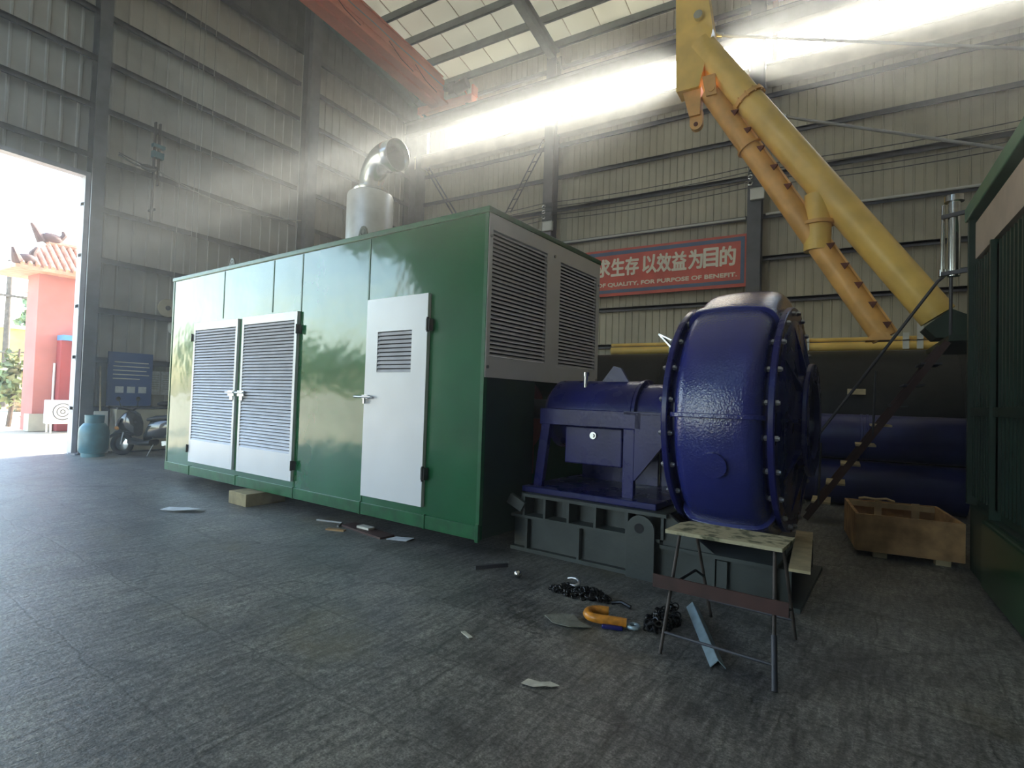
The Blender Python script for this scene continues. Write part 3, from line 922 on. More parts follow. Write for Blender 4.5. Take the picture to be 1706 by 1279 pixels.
mb.box(.22, 1.30, PF, 1.70, 1.26, 1.42)                       # top beam under the housing
mb.add([(.24, PF, 1.26), (.34, PF, 1.26), (.26, PF, .63), (.16, PF, .63), (.24, PF + .06, 1.26), (.34, PF + .06, 1.26), (.26, PF + .06, .63), (.16, PF + .06, .63)],
       [(0, 1, 2, 3), (7, 6, 5, 4), (0, 3, 7, 4), (1, 5, 6, 2)])
mb.box(1.13, 1.24, PF, PF + .06, .63, 1.26)
mb.box(.24, .34, 1.62, 1.68, .63, 1.26).box(1.13, 1.24, 1.62, 1.68, .63, 1.26)
mb.build('pedestal_frame', M['blue2'], pu, bevel=.006)
MB().box(.24, 1.13, 1.56, 1.60, .635, 1.26).build('added_back_plate', M['blue2'], pu)  # plate added to close the back and keep the gap dark
MB().box(.10, 1.50, .55, 1.80, .577, .635).build('pedestal_plate', M['blue2'], pu, bevel=.008)
MB().prism([(1.24, 1.40), (1.64, 1.40), (1.64, 1.30), (1.25, .80), (1.24, .80)], lambda a, b, d: (a, d, b), PF, PF + .05).box(1.13, 1.66, PF, 1.70, 1.39, 1.42).build('side_gusset', M['blue2'], pu)
ob = MB().box(.44, 1.06, .80, 1.5, .88, 1.25).build('oil_tank', M['blue2'], pu, bevel=.012)
MB().cyl((.76, .78, 1.17), (.76, .80, 1.17), .035, n=14).cyl((.76, .765, 1.17), (.76, .78, 1.17), .018, n=6).build('tank_plug', M['galv'], ob)

# ------------------------------------------------------------------ work stand in front of the pump
ws = thing('work_stand', 'rusty welded rod trestle stand with mouldy plank top', 'stand', GC, GR)
tp = MB().prism([(1.95, -.48), (2.65, -.47), (2.665, -.12), (2.00, -.10), (1.96, -.20)], lambda a, b, d: (a, b, d), .655, .678).build('plank_top', M['plank'], ws, bevel=.004)
legs = {'fl': ((2.03, -.42, .655), (2.04, -.77, 0)), 'fr': ((2.60, -.42, .655), (2.67, -.80, 0)), 'br': ((2.60, -.16, .655), (2.66, .0, 0)), 'bl': ((2.05, -.16, .655), (2.12, .02, 0))}
for k, (a, b) in legs.items():
    MB().tube([a, b], .011, 10).build('leg', M['darkrod'], ws)
def on(k, z):
    a, b = legs[k]; t = (a[2] - z) / a[2]
    return Vector(a).lerp(Vector(b), t)
MB().box(1.93, 2.71, -.625, -.612, .34, .42).box(1.93, 2.71, -.612, -.57, .34, .35).build('cross_rail', M['brownrail'], ws)
MB().tube([on('fl', .11), on('fr', .11)], .009, 8).build('stretcher', M['steel_dark'], ws)
MB().tube([on('bl', .13), on('br', .13)], .009, 8).build('stretcher', M['steel_dark'], ws)
MB().tube([on('fl', .36), (2.1, -.30, .40), on('bl', .30)], .009, 8).build('side_brace', M['steel_dark'], ws)
MB().tube([on('fr', .36), on('br', .20)], .009, 8).build('side_brace', M['steel_dark'], ws)
MB().tube([on('fr', .24), (2.675, -.80, .0)], .016, 10).build('leg_sleeve', M['steel_dark'], ws)

ag = MB().beam((0, .042, .024), (.92, .042, .024), .06, .005, (0, .7, .7)).beam((0, 0, .024), (.92, 0, .024), .06, .005, (0, -.7, .7)).build('angle_iron', M['angle'])
tag(ag, 'blue-grey angle iron lying on the floor through the stand', 'steel angle')
ag.location = (-.93, 4.18, 0); ag.rotation_euler = (0, 0, math.atan2(3.32 - 4.18, -.593 + .93))


def chain(name, label, cx, cy, rx, ry, n, seed):
    rnd = random.Random(seed)
    mb = MB()
    p = Vector((-rx, 0, .02)); a = 0
    for i in range(n):
        t = i / n
        x = rx * (2 * ((t * 3.02) % 1) - 1) * (1 if int(t * 3.02) % 2 == 0 else -1) + rnd.uniform(-.02, .02)
        y = ry * (rnd.random() * 2 - 1) * math.sqrt(max(.05, 1 - (x / rx) ** 2)) * .9
        z = .012 + rnd.random() * .05 * max(0, 1 - (x / rx) ** 2)
        ax = Vector((rnd.uniform(-1, 1), rnd.uniform(-1, 1), rnd.uniform(.2, 1.2))).normalized()
        mb.torus((x, y, z), ax, .022, .006, 12, 6, 1.0)
    o = mb.build(name, M['chain'])
    o.location = (cx, cy, 0)
    return tag(o, label, 'chain')


chain('chain_heap', 'heap of oily black chain on the floor in front of the skid', -1.70, 3.93, .23, .10, 150, 3)
chain('chain_heap', 'black chain heap lying by the left legs of the stand', -1.02, 3.80, .09, .27, 80, 9)
o = tag(MB().tube([(-.09, .05, .03), (-.05, .035, .045), (0, .01, .055), (.035, -.02, .05), (.045, -.05, .035), (.02, -.07, .03), (-.02, -.065, .03)], [.008, .01, .013, .014, .014, .012, .006], 10).build('chain_hook', M['bolt']), 'bright steel hook lying on the first chain heap', 'hook'); o.location = (-1.72, 3.90, .075)
o = tag(MB().tube([(-.07, 0, .014), (0, .015, .03), (.08, -.005, .014)], .014, 8).build('steel_offcut', M['chain']), 'small black clip on the floor right of the chain heap', 'clip'); o.location = (-1.36, 3.90, 0)
sh = thing('lifting_shackle', 'orange lifting shackle with a small blue-grey eye on the floor', 'shackle', (-1.39, 3.55, 0), .28)
mb = MB()
pts = [(.19, -.075, .045), (.10, -.076, .048), (.0, -.078, .05)] + [(.078 * math.cos(R(a)), .078 * math.sin(R(a)), .05) for a in range(-110, -251, -20)] + [(.0, .078, .05), (.06, .08, .05)]
mb.tube(pts, .030, 14)
mb.build('bow', M['hook'], sh)
MB().box(.03, .17, -.12, -.05, .002, .030).build('jaw', M['blue2'], sh, bevel=.01)
MB().torus((.235, -.075, .03), (0, 0, 1), .034, .013, 20, 8).build('eye_ring', M['angle'], sh)

# ------------------------------------------------------------------ wooden crate
ct = thing('wooden_crate', 'open plywood crate on short feet beside the dark container', 'crate', (.16, 6.70, 0), R(5))
W_, D_, zb_, zt_ = .90, 1.06, .06, .435
MB().box(0, W_, 0, .03, zb_, zt_).build('front_board', M['wood'], ct)
MB().box(0, W_, D_ - .03, D_, zb_, zt_).build('back_board', M['wood'], ct)
MB().prism([(.03, zb_), (D_ - .03, zb_), (D_ - .03, zt_), (.03, zt_)], lambda a, b, d: (d, a, b), 0, .03).build('side_board', M['wood'], ct)
MB().prism([(.03, zb_), (D_ - .03, zb_), (D_ - .03, zt_), (.03, zt_)], lambda a, b, d: (d, a, b), W_ - .03, W_).build('side_board', M['wood'], ct)
MB().box(.03, W_ - .03, .03, D_ - .03, zb_, zb_ + .02).build('bottom_board', M['wood'], ct)
for x in (.16, .68):
    for y in (.04, D_ - .16): MB().box(x, x + .12, y, y + .10, 0, zb_).build('foot', M['woodlight'], ct)
for x in (.30, .66): MB().box(x, x + .07, D_ - .05, D_ - .03, zb_ + .02, zt_ + .01).build('batten', M['woodlight'], ct)
MB().box(.03, W_ - .03, D_ - .055, D_ - .03, zt_ - .07, zt_ - .01).build('top_batten', M['woodlight'], ct)
o = tag(MB().tube([(0, 0, .0), (.05, -.06, .02), (.16, -.08, .015), (.26, -.07, .03), (.34, -.02, .0)], .014, 8).build('webbing_strap', M['woodlight']), 'pale strap draped over the back edge of the crate', 'strap'); o.location = (.22, 7.77, .449)

# ------------------------------------------------------------------ blue pipes and black tank behind
def pipe_run(name, label, cat, x0, x1, y, z, r, m, joints, group=None, label_plate=None):
    o = thing(name, label, cat, (x0, y, 0), 0, group)
    MB().lathe([(.9 * r, .02), (r, 0), (r, x1 - x0), (.9 * r, x1 - x0 - .02), (.9 * r, .02)], (0, 0, z), (1, 0, 0), 48).build('pipe_wall', m, o)
    for j in joints:
        MB().lathe([(r, j - x0 - .02), (r + .008, j - x0 - .015), (r + .008, j - x0 + .015), (r, j - x0 + .02)], (0, 0, z), (1, 0, 0), 48).build('weld_band', m, o)
    return o


pipe_run('dredge_pipe', 'upper big blue steel pipe lying behind the stairs', 'pipe', -1.9, 1.62, 10.2, 1.078, .352, M['bluepipe'], (.30, .38), 'blue pipes stacked behind the stairs')
pipe_run('dredge_pipe', 'lower big blue steel pipe resting on the floor behind the stairs', 'pipe', -1.9, 1.58, 10.2, .355, .352, M['bluepipe'], (-.3,), 'blue pipes stacked behind the stairs')
tk = pipe_run('black_tank', 'long black cylindrical tank lying along the back wall', 'tank', -8.5, 5.2, 12.9, 1.34, 1.34, M['black'], (-6, -3.4, -.8, 1.8))
MB().box(8.62, 8.90, -1.37, -1.325, 1.78, 1.88).build('label_plate', M['woodlight'], tk)
for x in (-7.6, -3.2, 4.4):
    o = tag(MB().box(-.15, .15, -1.3, -1.05, 0, .42).build('wheel_chock', M['skid']), 'dark chock under the black tank' + {-7.6: ' near the left wall', -3.2: ' behind the pump', 4.4: ' at its right end'}[x], 'chock', 'chocks under the black tank'); o.location = (x, 12.9, 0)
yp = pipe_run('yellow_pipe', 'thick yellow pipe resting along the top of the black tank', 'pipe', -4.9, 1.75, 12.9, 2.782, .09, M['yellow'], (), None)
yq = pipe_run('yellow_pipe', 'thin yellow pipe above the thick one over the black tank', 'pipe', -4.9, 1.70, 12.9, 2.925, .04, M['yellow'], (), None)
for x, h in ((1.08, .22), (-3.4, .16), (-.6, .16), (1.30, .52)):
    MB().box(x + 4.9 - .05, x + 4.9 + .05, -.11, -.085, 2.705, 2.80 + h).box(x + 4.9 - .05, x + 4.9 + .05, -.11, .1, 2.86, 2.885).build('pipe_bracket', M['acwhite'], yp)

# ------------------------------------------------------------------ yellow A-frame
YA = 9.0
af = thing('spud_frame', 'yellow tubular boom leaning from the deck towards the windows', 'boom', (1.1, YA, 2.45))


def A(x, z, dy=0): return (x - 1.1, dy, z - 2.45)


def on_line(p, q, t): return Vector(p).lerp(Vector(q), t)


p0, p1 = A(1.10, 2.77), A(-2.02, 7.38)
MB().cyl(p0, p1, .216, n=40).build('main_tube', M['yellow'], af)
dn = (Vector(p1) - Vector(p0)).normalized()
c = on_line(p0, p1, .76)
mt = MB().lathe([(.216, -.03), (.258, -.03), (.258, .03), (.216, .03)], c, dn, 36)
for k in range(12):
    a = 2 * PI * k / 12
    x_ = dn.cross(Vector((0, 1, 0))).normalized(); q = c + (x_ * math.cos(a) + Vector((0, 1, 0)) * math.sin(a)) * .246
    mt.cyl(q - dn * .05, q + dn * .05, .014, n=6)
mt.build('tube_flange', M['yellow2'], af)
s0, s1 = A(.52, 2.50), A(-1.86, 6.56)
MB().cyl(s0, s1, .152, n=32).build('brace_tube', M['yellow2'], af)
ds = (Vector(s1) - Vector(s0)).normalized()
nx = Vector((0, 1, 0)).cross(ds).normalized()
if nx.x < 0: nx = -nx
MB().beam(Vector(s0) + nx * .158, Vector(s1) + nx * .158, .06, .035, nx).build('rack_rail', M['yellow2'], af)
for t in (.03, .10, .17, .24, .315, .55, .63, .71, .79, .87):
    c = on_line(s0, s1, t) + nx * .11 + Vector((0, -.085, 0))
    MB().prism([(-.055, -.035), (.055, -.035), (0, .06)], lambda a, b, d, c=c: c + ds * a + nx * b + Vector((0, d, 0)), -.05, .01).build('rack_tooth', M['rust'], af)
c = on_line(s0, s1, .745)
mt = MB().lathe([(.152, -.015), (.185, -.015), (.185, .015), (.152, .015)], c, ds, 32)
mt.cyl(c + nx * .17 - ds * .01, c + nx * .2 + ds * .01, .02, n=8).build('clamp_ring', M['yellow2'], af)
# vertical stub joining both tubes
st = MB().cyl(A(-.305, 3.80), A(-.305, 4.62), .178, n=32).build('stub_pipe', M['yellow'], af)
MB().lathe([(.178, 0), (.222, 0), (.222, .05), (.178, .05)], A(-.305, 4.17), (0, 0, 1), 32).build('stub_flange', M['yellow2'], st)
# head block with hanging clevis
hd = MB().prism([(-2.40, 8.3), (-1.92, 8.3), (-1.80, 7.5), (-1.90, 7.05), (-2.0, 6.62), (-2.36, 6.62)], lambda a, b, d: A(a, b, d), -.17, .17).build('head_block', M['yellow'], af, bevel=.015)
MB().prism([(-2.28, 6.66), (-1.98, 6.66), (-1.99, 6.2), (-2.16, 6.2)], lambda a, b, d: A(a, b, d), -.10, .10).build('hanger_plate', M['yellow2'], hd)
clv = [(-.10, .22), (.10, .22), (.10, .02)] + [(.10 * math.cos(R(a)), .02 + .10 * math.sin(R(a))) for a in range(-15, -166, -30)] + [(-.10, .02)]
cv = MB().prism(clv, lambda a, b, d: A(-2.06 + a, 6.06 + b, d), -.05, .05).build('clevis', M['yellow2'], hd)
MB().cyl(A(-2.06, 6.07, -.06), A(-2.06, 6.07, .06), .035, n=14).build('clevis_pin', M['rust'], cv)
MB().cyl(A(-2.02, 7.76, -.25), A(-2.02, 7.76, .25), .07, n=18).build('head_pin', M['stainless'], hd)
MB().cyl(A(-1.80, 6.52, -.21), A(-1.80, 6.52, .2), .05, n=16).prism([(-1.95, 6.75), (-1.75, 6.75), (-1.72, 6.42), (-1.88, 6.42)], lambda a, b, d: A(a, b, d), -.19, -.16).build('brace_pin', M['yellow2'], hd)
# foot bracket on the deck
MB().prism([(.93, 2.60), (1.20, 2.83), (1.75, 2.55), (1.75, 2.46), (1.05, 2.46)], lambda a, b, d: A(a, b, d), -.25, .25).build('foot_bracket', M['greendark'], af, bevel=.02)
MB().prism([(.30, 2.46), (.62, 2.46), (.55, 2.56), (.38, 2.56)], lambda a, b, d: A(a, b, d), -.15, .15).build('brace_foot', M['yellow2'], af)
for (pa, pb, l) in (((-2.02, 7.76), (4.6, 5.31), 'upper'), ((-1.05, 6.16), (4.6, 3.85), 'lower')):
    o = thing('tie_rod', '%s thin grey tie rod running from the yellow boom to the right' % l, 'rod', (pa[0], YA + .32, pa[1]), 0, 'tie rods of the yellow boom')
    MB().cyl((0, 0, 0), (pb[0] - pa[0], 0, pb[1] - pa[1]), .022, n=10).build('rod', M['wire'], o)
    MB().cyl((-.0, 0, 0), (.28, 0, (pb[1] - pa[1]) / (pb[0] - pa[0]) * .28), .045, n=12).build('turnbuckle', M['galv'], o)

# ------------------------------------------------------------------ deck and stairs
dk = thing('steel_deck', 'dark raised steel deck carrying the yellow boom', 'platform', (1.12, 8.30, 0))
MB().box(0, 4.3, 0, 2.0, 2.37, 2.44).build('deck_plate', M['greendark'], dk)
for x in (.6, 2.4, 4.1):
    for y in (.3, 1.5): MB().box(x, x + .12, y, y + .12, 0, 2.37).build('deck_post', M['black'], dk)
MB().box(.9, 4.3, .9, .95, 0.02, 2.37).build('hull_panel', M['black'], dk)
MB().cyl((.02, .03, 2.44), (.02, .03, 3.26), .018, n=10).build('railing_post', M['steel_dark'], dk)
MB().cyl((.02, .03, 3.24), (4.2, .03, 3.24), .016, n=10).build('railing_bar', M['steel_dark'], dk)
stn = thing('steel_stairs', 'steep steel ship stairs with pale treads rising to the deck', 'stairs', (-.37, 8.3, 0))
SA, SB = Vector((0, 0, 0)), Vector((1.48, 0, 2.36))
for dy in (0, .56):
    MB().beam(SA + Vector((0.0, dy, .03)), SB + Vector((0, dy, 0)), .02, .075).build('stringer', M['brownrail'], stn)
for i in range(1, 9):
    t = i / 9
    p = SA.lerp(SB, t)
    MB().box(p.x - .10, p.x + .12, .01, .55, p.z - .012, p.z + .012).build('tread', M['woodlight'] if i in (1, 2, 3, 4, 5) else M['steel_dark'], stn)
MB().tube([(-.05, 0, .72), (.05, 0, 1.02), (1.38, 0, 3.10), (1.48, 0, 3.2)], .019, 10).build('handrail', M['steel_dark'], stn)
for t in (.10, .50):
    p = SA.lerp(SB, t); MB().cyl(p, p + Vector((0.02, 0, .82)), .014, n=8).build('handrail_post', M['steel_dark'], stn)

# ------------------------------------------------------------------ dark container at right
dc = thing('dark_container', 'tall dark green louvred container at the right edge', 'container', (1.1, 2.0, 0))
CL, CW, ZT = 4.95, 2.4, 3.52
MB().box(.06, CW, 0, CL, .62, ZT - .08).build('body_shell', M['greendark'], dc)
mb = MB(); y = .02
while y < CL - .05:
    mb.box(.02, .06, y, y + .035, .70, 2.95); y += .11
mb.build('side_ribs', M['greendark'], dc)
for (a, b, c) in ((CL - .07, CL, ZT - .06), (2.6, 2.66, 2.98), (3.98, 4.02, 2.98)): MB().box(-.02, .06, a, b, .62, c).build('side_post', M['greendark'], dc)
MB().box(0.0, .06, .04, CL - .25, 2.98, 3.33).build('upper_panel', M['pinkpanel'], dc)
MB().box(.0, .06, 0, CL, 1.48, 1.56).build('middle_rail', M['greendark'], dc)
MB().box(-.04, CW + .04, -.05, CL + .04, ZT - .10, ZT + .04).build('roof_rim', mat('faded_green_rim', (.06, .16, .10), .4), dc, bevel=.01)
bs = MB().box(-.05, CW, 0, 4.10, 0.03, .60).build('base_tank', mat('base_tank_green', (.010, .045, .018), .35, coat=.3), dc, bevel=.02)
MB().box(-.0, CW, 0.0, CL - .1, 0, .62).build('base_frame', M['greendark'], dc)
mx = MB().cyl((-.10, CL + .20, 2.92), (-.10, CL + .20, 3.76), .055, n=24).cyl((-.10, CL + .20, 3.70), (-.10, CL + .20, 3.76), .085, n=24)
mx.build('exhaust_stack', M['stainless'], dc)
MB().cyl((-.19, CL + .22, 2.95), (-.19, CL + .22, 3.68), .02, n=12).cyl((-.19, CL + .22, 2.93), (-.19, CL + .22, 3.0), .035, n=12).build('exhaust_tube', M['stainless'], dc)
for z in (2.95, 3.55): MB().beam((.1, CL + .02, z), (-.2, CL + .2, z), .035, .04).build('stack_bracket', M['steel_dark'], dc)

# ------------------------------------------------------------------ banner on back wall
bn = thing('slogan_banner', 'red banner with blue border and white slogan on the back wall', 'banner', (-2.17, YB - .40, 4.72))
BW = 5.84
MB().box(-BW, 0, -.02, .02, 0, 1.43).build('banner_panel', M['signred'], bn)
mb = MB()
mb.box(-BW + .06, -.06, -.026, -.02, .09, .19).box(-BW + .06, -.06, -.026, -.02, 1.25, 1.36).box(-.16, -.06, -.026, -.02, .19, 1.25).box(-BW + .06, -BW + .16, -.026, -.02, .19, 1.25)
mb.build('banner_border', M['signblue'], bn)
for x in (-.4, -2.4, -4.4, -5.6): MB().box(x - .03, x + .03, .02, .20, .2, 1.2).build('banner_strut', M['steel_dark'], bn)


def text(body, name, parent, x0, x1, z0, z1, y, m, off=0.0):
    cu = bpy.data.curves.new('txt', 'FONT'); cu.body = body; cu.extrude = .01; 
    to = bpy.data.objects.new('txt', cu); COL.objects.link(to)
    bpy.context.view_layer.update()
    me = bpy.data.meshes.new_from_object(to.evaluated_get(bpy.context.evaluated_depsgraph_get()))
    bpy.data.objects.remove(to)
    xs = [v.co.x for v in me.vertices]; ys = [v.co.y for v in me.vertices]
    ax_, bx_, ay_, by_ = min(xs), max(xs), min(ys), max(ys)
    for v in me.vertices:
        p = v.co
        v.co = Vector((x0 + (p.x - ax_) / (bx_ - ax_) * (x1 - x0), y - (p.z + .01) * .4, z0 + (p.y - ay_) / (by_ - ay_) * (z1 - z0)))
    base = [v.co.copy() for v in me.vertices]; polys = [tuple(p.vertices) for p in me.polygons]
    mb = MB()
    for k in range(8):
        a = 2 * PI * k / 8
        mb.add([p + Vector((math.cos(a) * off, -.0004 * k, math.sin(a) * off)) for p in base], polys)
    bpy.data.meshes.remove(me)
    return mb.build(name, m, parent)


cells = [('求', -4.306, -3.875), ('生', -3.824, -3.419), ('存', -3.382, -2.984), ('以', -2.849, -2.447), ('效', -2.421, -2.028), ('益', -1.988, -1.599), ('为', -1.522, -1.156), ('目', -1.115, -0.742), ('的', -0.680, -0.293)]
for ch, a, b in cells:
    text(ch, 'slogan_character', bn, a, b, .61, 1.13, -.021, M['signwhite'], .017)
text('OF QUALITY, FOR PURPOSE OF BENEFIT.', 'slogan_line', bn, -4.27, -.25, .27, .40, -.021, M['signwhite'], .007)

# ------------------------------------------------------------------ fittings on back wall
for (cx, l) in ((CX[0], 'left of the banner'), (CX[1], 'right of the banner')):
    ib = thing('insulator_stack', 'stack of three pale insulators on the column %s' % l, 'insulator', (cx - .1, YB - .57, 7.35), 0, 'insulators on the back wall columns')
    for k in range(3): MB().torus((0, -.03, .08 + k * .17), (0, 1, 0), .05, .025, 16, 8).build('insulator_ring', M['galv'], ib)
    MB().box(-.04, .04, -.02, .0, 0, .5).build('mount_strip', M['steel_dark'], ib)
    o = tag(MB().box(-.17, .17, -.12, 0, 0, .28).box(-.18, .18, -.13, 0, .28, .30).build('junction_box', M['acwhite'], bevel=.008), 'white junction box on the column %s' % l, 'electrical box', 'junction boxes on the back wall columns'); o.location = (cx + .08, YB - .57, 6.95)
pos = ['topmost', 'second from top', 'middle', 'second from bottom', 'lowest']
for k, z in enumerate((7.86, 7.72, 7.58, 7.45, 7.30)):
    o = thing('power_wire', '%s of the five thin wires strung along the back wall' % pos[k], 'wire', (0, YB - .67, z), 0, 'power wires along the back wall')
    xs = [XL + .8, CX[0], CX[1], CX[2] + .2]
    pts = []
    for a, b in zip(xs[:-1], xs[1:]):
        for i in range(8): pts.append((a + (b - a) * i / 8, 0, -.10 * 4 * (i / 8) * (1 - i / 8)))
    pts.append((xs[-1], 0, 0))
    MB().tube(pts, .012, 5).build('wire', M['steel_dark'], o)
cdl = ['left of the banner column', 'above the red banner', 'right of the banner column']
for k, (a, b, z) in enumerate(((-7.95, -2.25, 6.62), (-1.75, 3.9, 6.66))):
    o = tag(MB().cyl((a, YB - .24, z), (b, YB - .24, z), .035, n=12).build('conduit_pipe', M['acwhite']), 'pale conduit pipe running along the back wall %s' % ('above the red banner' if k == 0 else 'behind the yellow boom'), 'pipe', 'conduit pipes on the back wall')
o = tag(MB().box(-.06, .06, -.05, .05, 0, 1.75).build('window_post', M['rust']), 'short rusty steel post standing in the window band right of the banner column', 'post'); o.location = (-1.60, YB - .24, 10.66)
# cable ladder and cross braces
cl_ = thing('cable_ladder', 'slanted steel ladder-like brace left of the back wall column', 'ladder', (-9.85, YB - .30, 7.9))
d_ = Vector((1.42, 0, 2.3))
for off in (-.10, .10):
    MB().beam(Vector((off, 0, 0)), Vector((off, 0, 0)) + d_, .03, .03).build('ladder_rail', M['steel_dark'], cl_)
for k in range(8):
    c = d_ * ((k + .5) / 8); MB().cyl(c + Vector((-.10, 0, 0)), c + Vector((.10, 0, -.0)), .014, n=8).build('rung', M['steel_dark'], cl_)
bc = thing('angle_brace', 'thin diagonal steel brace in the corner behind the exhaust', 'brace', (-13.70, YB - .30, 10.3))
for dx in (0, .16): MB().beam((dx, 0, 0), (dx + 1.75, 0, -2.5), .03, .05).build('brace_bar', M['column'], bc)

# ------------------------------------------------------------------ fittings on left wall
nb = thing('notice_board', 'blue notice board with white lines hung on the left wall', 'notice board', (XL + .24, 5.82, 1.06))
MB().box(-.02, .02, 0, .93, 0, 1.24).build('board_panel', M['board'], nb)
mb = MB()
for k, (a, b) in enumerate(((.12, .84), (.10, .86), (.10, .80), (.10, .86), (.10, .66))): mb.box(.02, .024, a, b, 1.0 - k * .095, 1.02 - k * .095)
mb.build('text_lines', M['signwhite'], nb)
for k in range(3): MB().box(.02, .026, .16 + k * .24, .33 + k * .24, .30, .45).build('white_square', M['whitepaper'], nb)
MB().box(-.14, -.02, .1, .2, .4, .5).box(-.14, -.02, .7, .8, .4, .5).build('hanger', M['steel_dark'], nb)
for k, (ya, yb_, l) in enumerate(((6.78, 7.10, 'next to the blue notice board'), (7.12, 7.5, 'half hidden by the green enclosure'))):
    o = tag(MB().box(-.008, .008, 0, yb_ - ya, 0, .58).build('notice_sheet', M['whitepaper']), 'white printed sheet on the left wall %s' % l, 'notice', 'notice sheets on the left wall'); o.location = (XL + .04, ya - .06, 1.33)
    mb = MB()
    for j in range(7): mb.box(.008, .010, .05, .30, .14 + j * .055, .15 + j * .055)
    mb.build('text_lines', M['wire'], o)
lc = thing('low_cabinet', 'low cream cabinet against the left wall behind the scooter', 'cabinet', (XL + .25, 5.75, 0))
MB().box(0, .32, .15, 2.2, .04, 1.0).build('cabinet_body', M['plaster'], lc, bevel=.01)
MB().box(-.02, .35, .12, 2.23, 1.0, 1.04).build('cabinet_top', M['steel_dark'], lc)
MB().box(.04, .28, .2, 2.15, 0, .04).build('plinth', M['black'], lc)
o = tag(MB().sphere((0, 0, .072), (.13, .24, .07), 12, 8).build('tool_bag', M['steel_dark']), 'dark bag lying on top of the cream cabinet', 'bag'); o.location = (XL + .42, 7.05, 1.04)
wd = thing('wall_fan', 'round cream wall disc with dark hub at the end of the enclosure', 'wall fan', (XL + .20, 7.04, 3.48))
MB().lathe([(.001, .0), (.215, 0), (.225, .02), (.215, .04), (.001, .05)], (0, 0, 0), (1, 0, 0), 36).build('disc', M['plaster'], wd)
MB().lathe([(.001, .09), (.05, .085), (.06, .05)], (0, 0, 0), (1, 0, 0), 20).build('hub', M['steel_dark'], wd)
o = tag(MB().sphere((0, 0, 0), (.06, .09, .16), 12, 8).build('wall_lamp', M['acwhite']), 'small white oval lamp on the left wall below the disc', 'lamp'); o.location = (XL + .10, 7.22, 3.03)
mp = thing('cable_mast', 'dark upright steel mast with insulators on the left wall', 'mast', (XL + .40, 6.52, 5.45))
MB().box(-.04, .04, -.05, -.02, 0, 2.4).box(-.04, .04, .05, .08, .9, 2.4).build('mast_bar', M['steel_dark'], mp)
MB().box(-.06, .06, -.08, .16, 1.55, 1.70).box(-.06, .06, -.08, .18, 1.80, 1.88).build('insulator_block', M['teal'], mp)
MB().beam((-.2, .0, 1.3), (.06, 0, 1.3), .05, .05).beam((-.2, 0, .3), (.06, 0, .3), .05, .05).build('mast_arm', M['steel_dark'], mp)
MB().sphere((0, -.15, 1.25), (.08, .18, .08), 12, 8).build('cable_clamp', M['steel_dark'], mp)
o = thing('sagging_cable', 'loose pale cable sagging along the left wall from the mast', 'cable', (XL + .52, 6.55, 6.66))
pts = []
for i in range(17):
    t = i / 16; pts.append((0, 4.0 * t, .02 * t - 2.0 * .34 * t * (1 - t) * 1.6))
MB().tube(pts, .016, 6).build('cable', M['wire'], o)
o = thing('sagging_cable', 'dark bundled cable running from the doorway column to the mast', 'cable', (XL + .52, 5.7, 6.72))
MB().tube([(0, 0, .0), (0, .3, -.07), (0, .62, -.10), (0, .8, -.05)], .022, 6).tube([(0, 0, .05), (0, .4, -.02), (0, .8, -.06)], .014, 6).build('cable', M['steel_dark'], o)
pl = ['leftmost', 'second from left', 'third from left', 'rightmost']
for k, y in enumerate((7.02, 7.38, 7.5, 7.78)):
    o = thing('hanging_rope', '%s of the thin ropes hanging down the left wall' % pl[k], 'rope', (XL + .5, y, 3.6), 0, 'ropes hanging on the left wall')
    MB().tube([(0, 0, 0), (.0, .01, 3), (0, -.02, 6), (-.02, .0, 8.45)], .009, 6).build('rope', M['wire'], o)

# gas cylinder, shovel, scooter
gc = thing('gas_cylinder', 'squat teal gas cylinder standing at the doorway column', 'gas cylinder', (-13.60, 5.36, 0))
MB().lathe([(.001, .06), (.17, .06), (.235, .09), (.265, .16), (.27, .30), (.27, .52), (.25, .62), (.19, .70), (.10, .74), (.001, .75)], (0, 0, 0), (0, 0, 1), 40).build('tank', M['teal'], gc)
MB().lathe([(.20, 0), (.21, 0), (.21, .10), (.20, .10), (.20, 0)], (0, 0, 0), (0, 0, 1), 32).build('foot_ring', M['teal'], gc)
MB().lathe([(.155, .68), (.165, .68), (.175, .88), (.165, .88), (.155, .70)], (0, 0, 0), (0, 0, 1), 32).build('collar', M['teal'], gc)
MB().cyl((0, 0, .74), (0, 0, .86), .03, n=12).build('valve', M['bolt'], gc)
sv = thing('shovel', 'shovel with a white blade leaning behind the gas cylinder', 'shovel', (-13.98, 5.62, 0))
MB().tube([(0, 0, .62), (-.28, .05, 1.95)], .018, 8).build('handle', M['woodlight'], sv)
MB().beam((.10, 0, .02), (0, 0, .95), .26, .02, (1, 0, .2)).build('blade', M['acwhite'], sv)

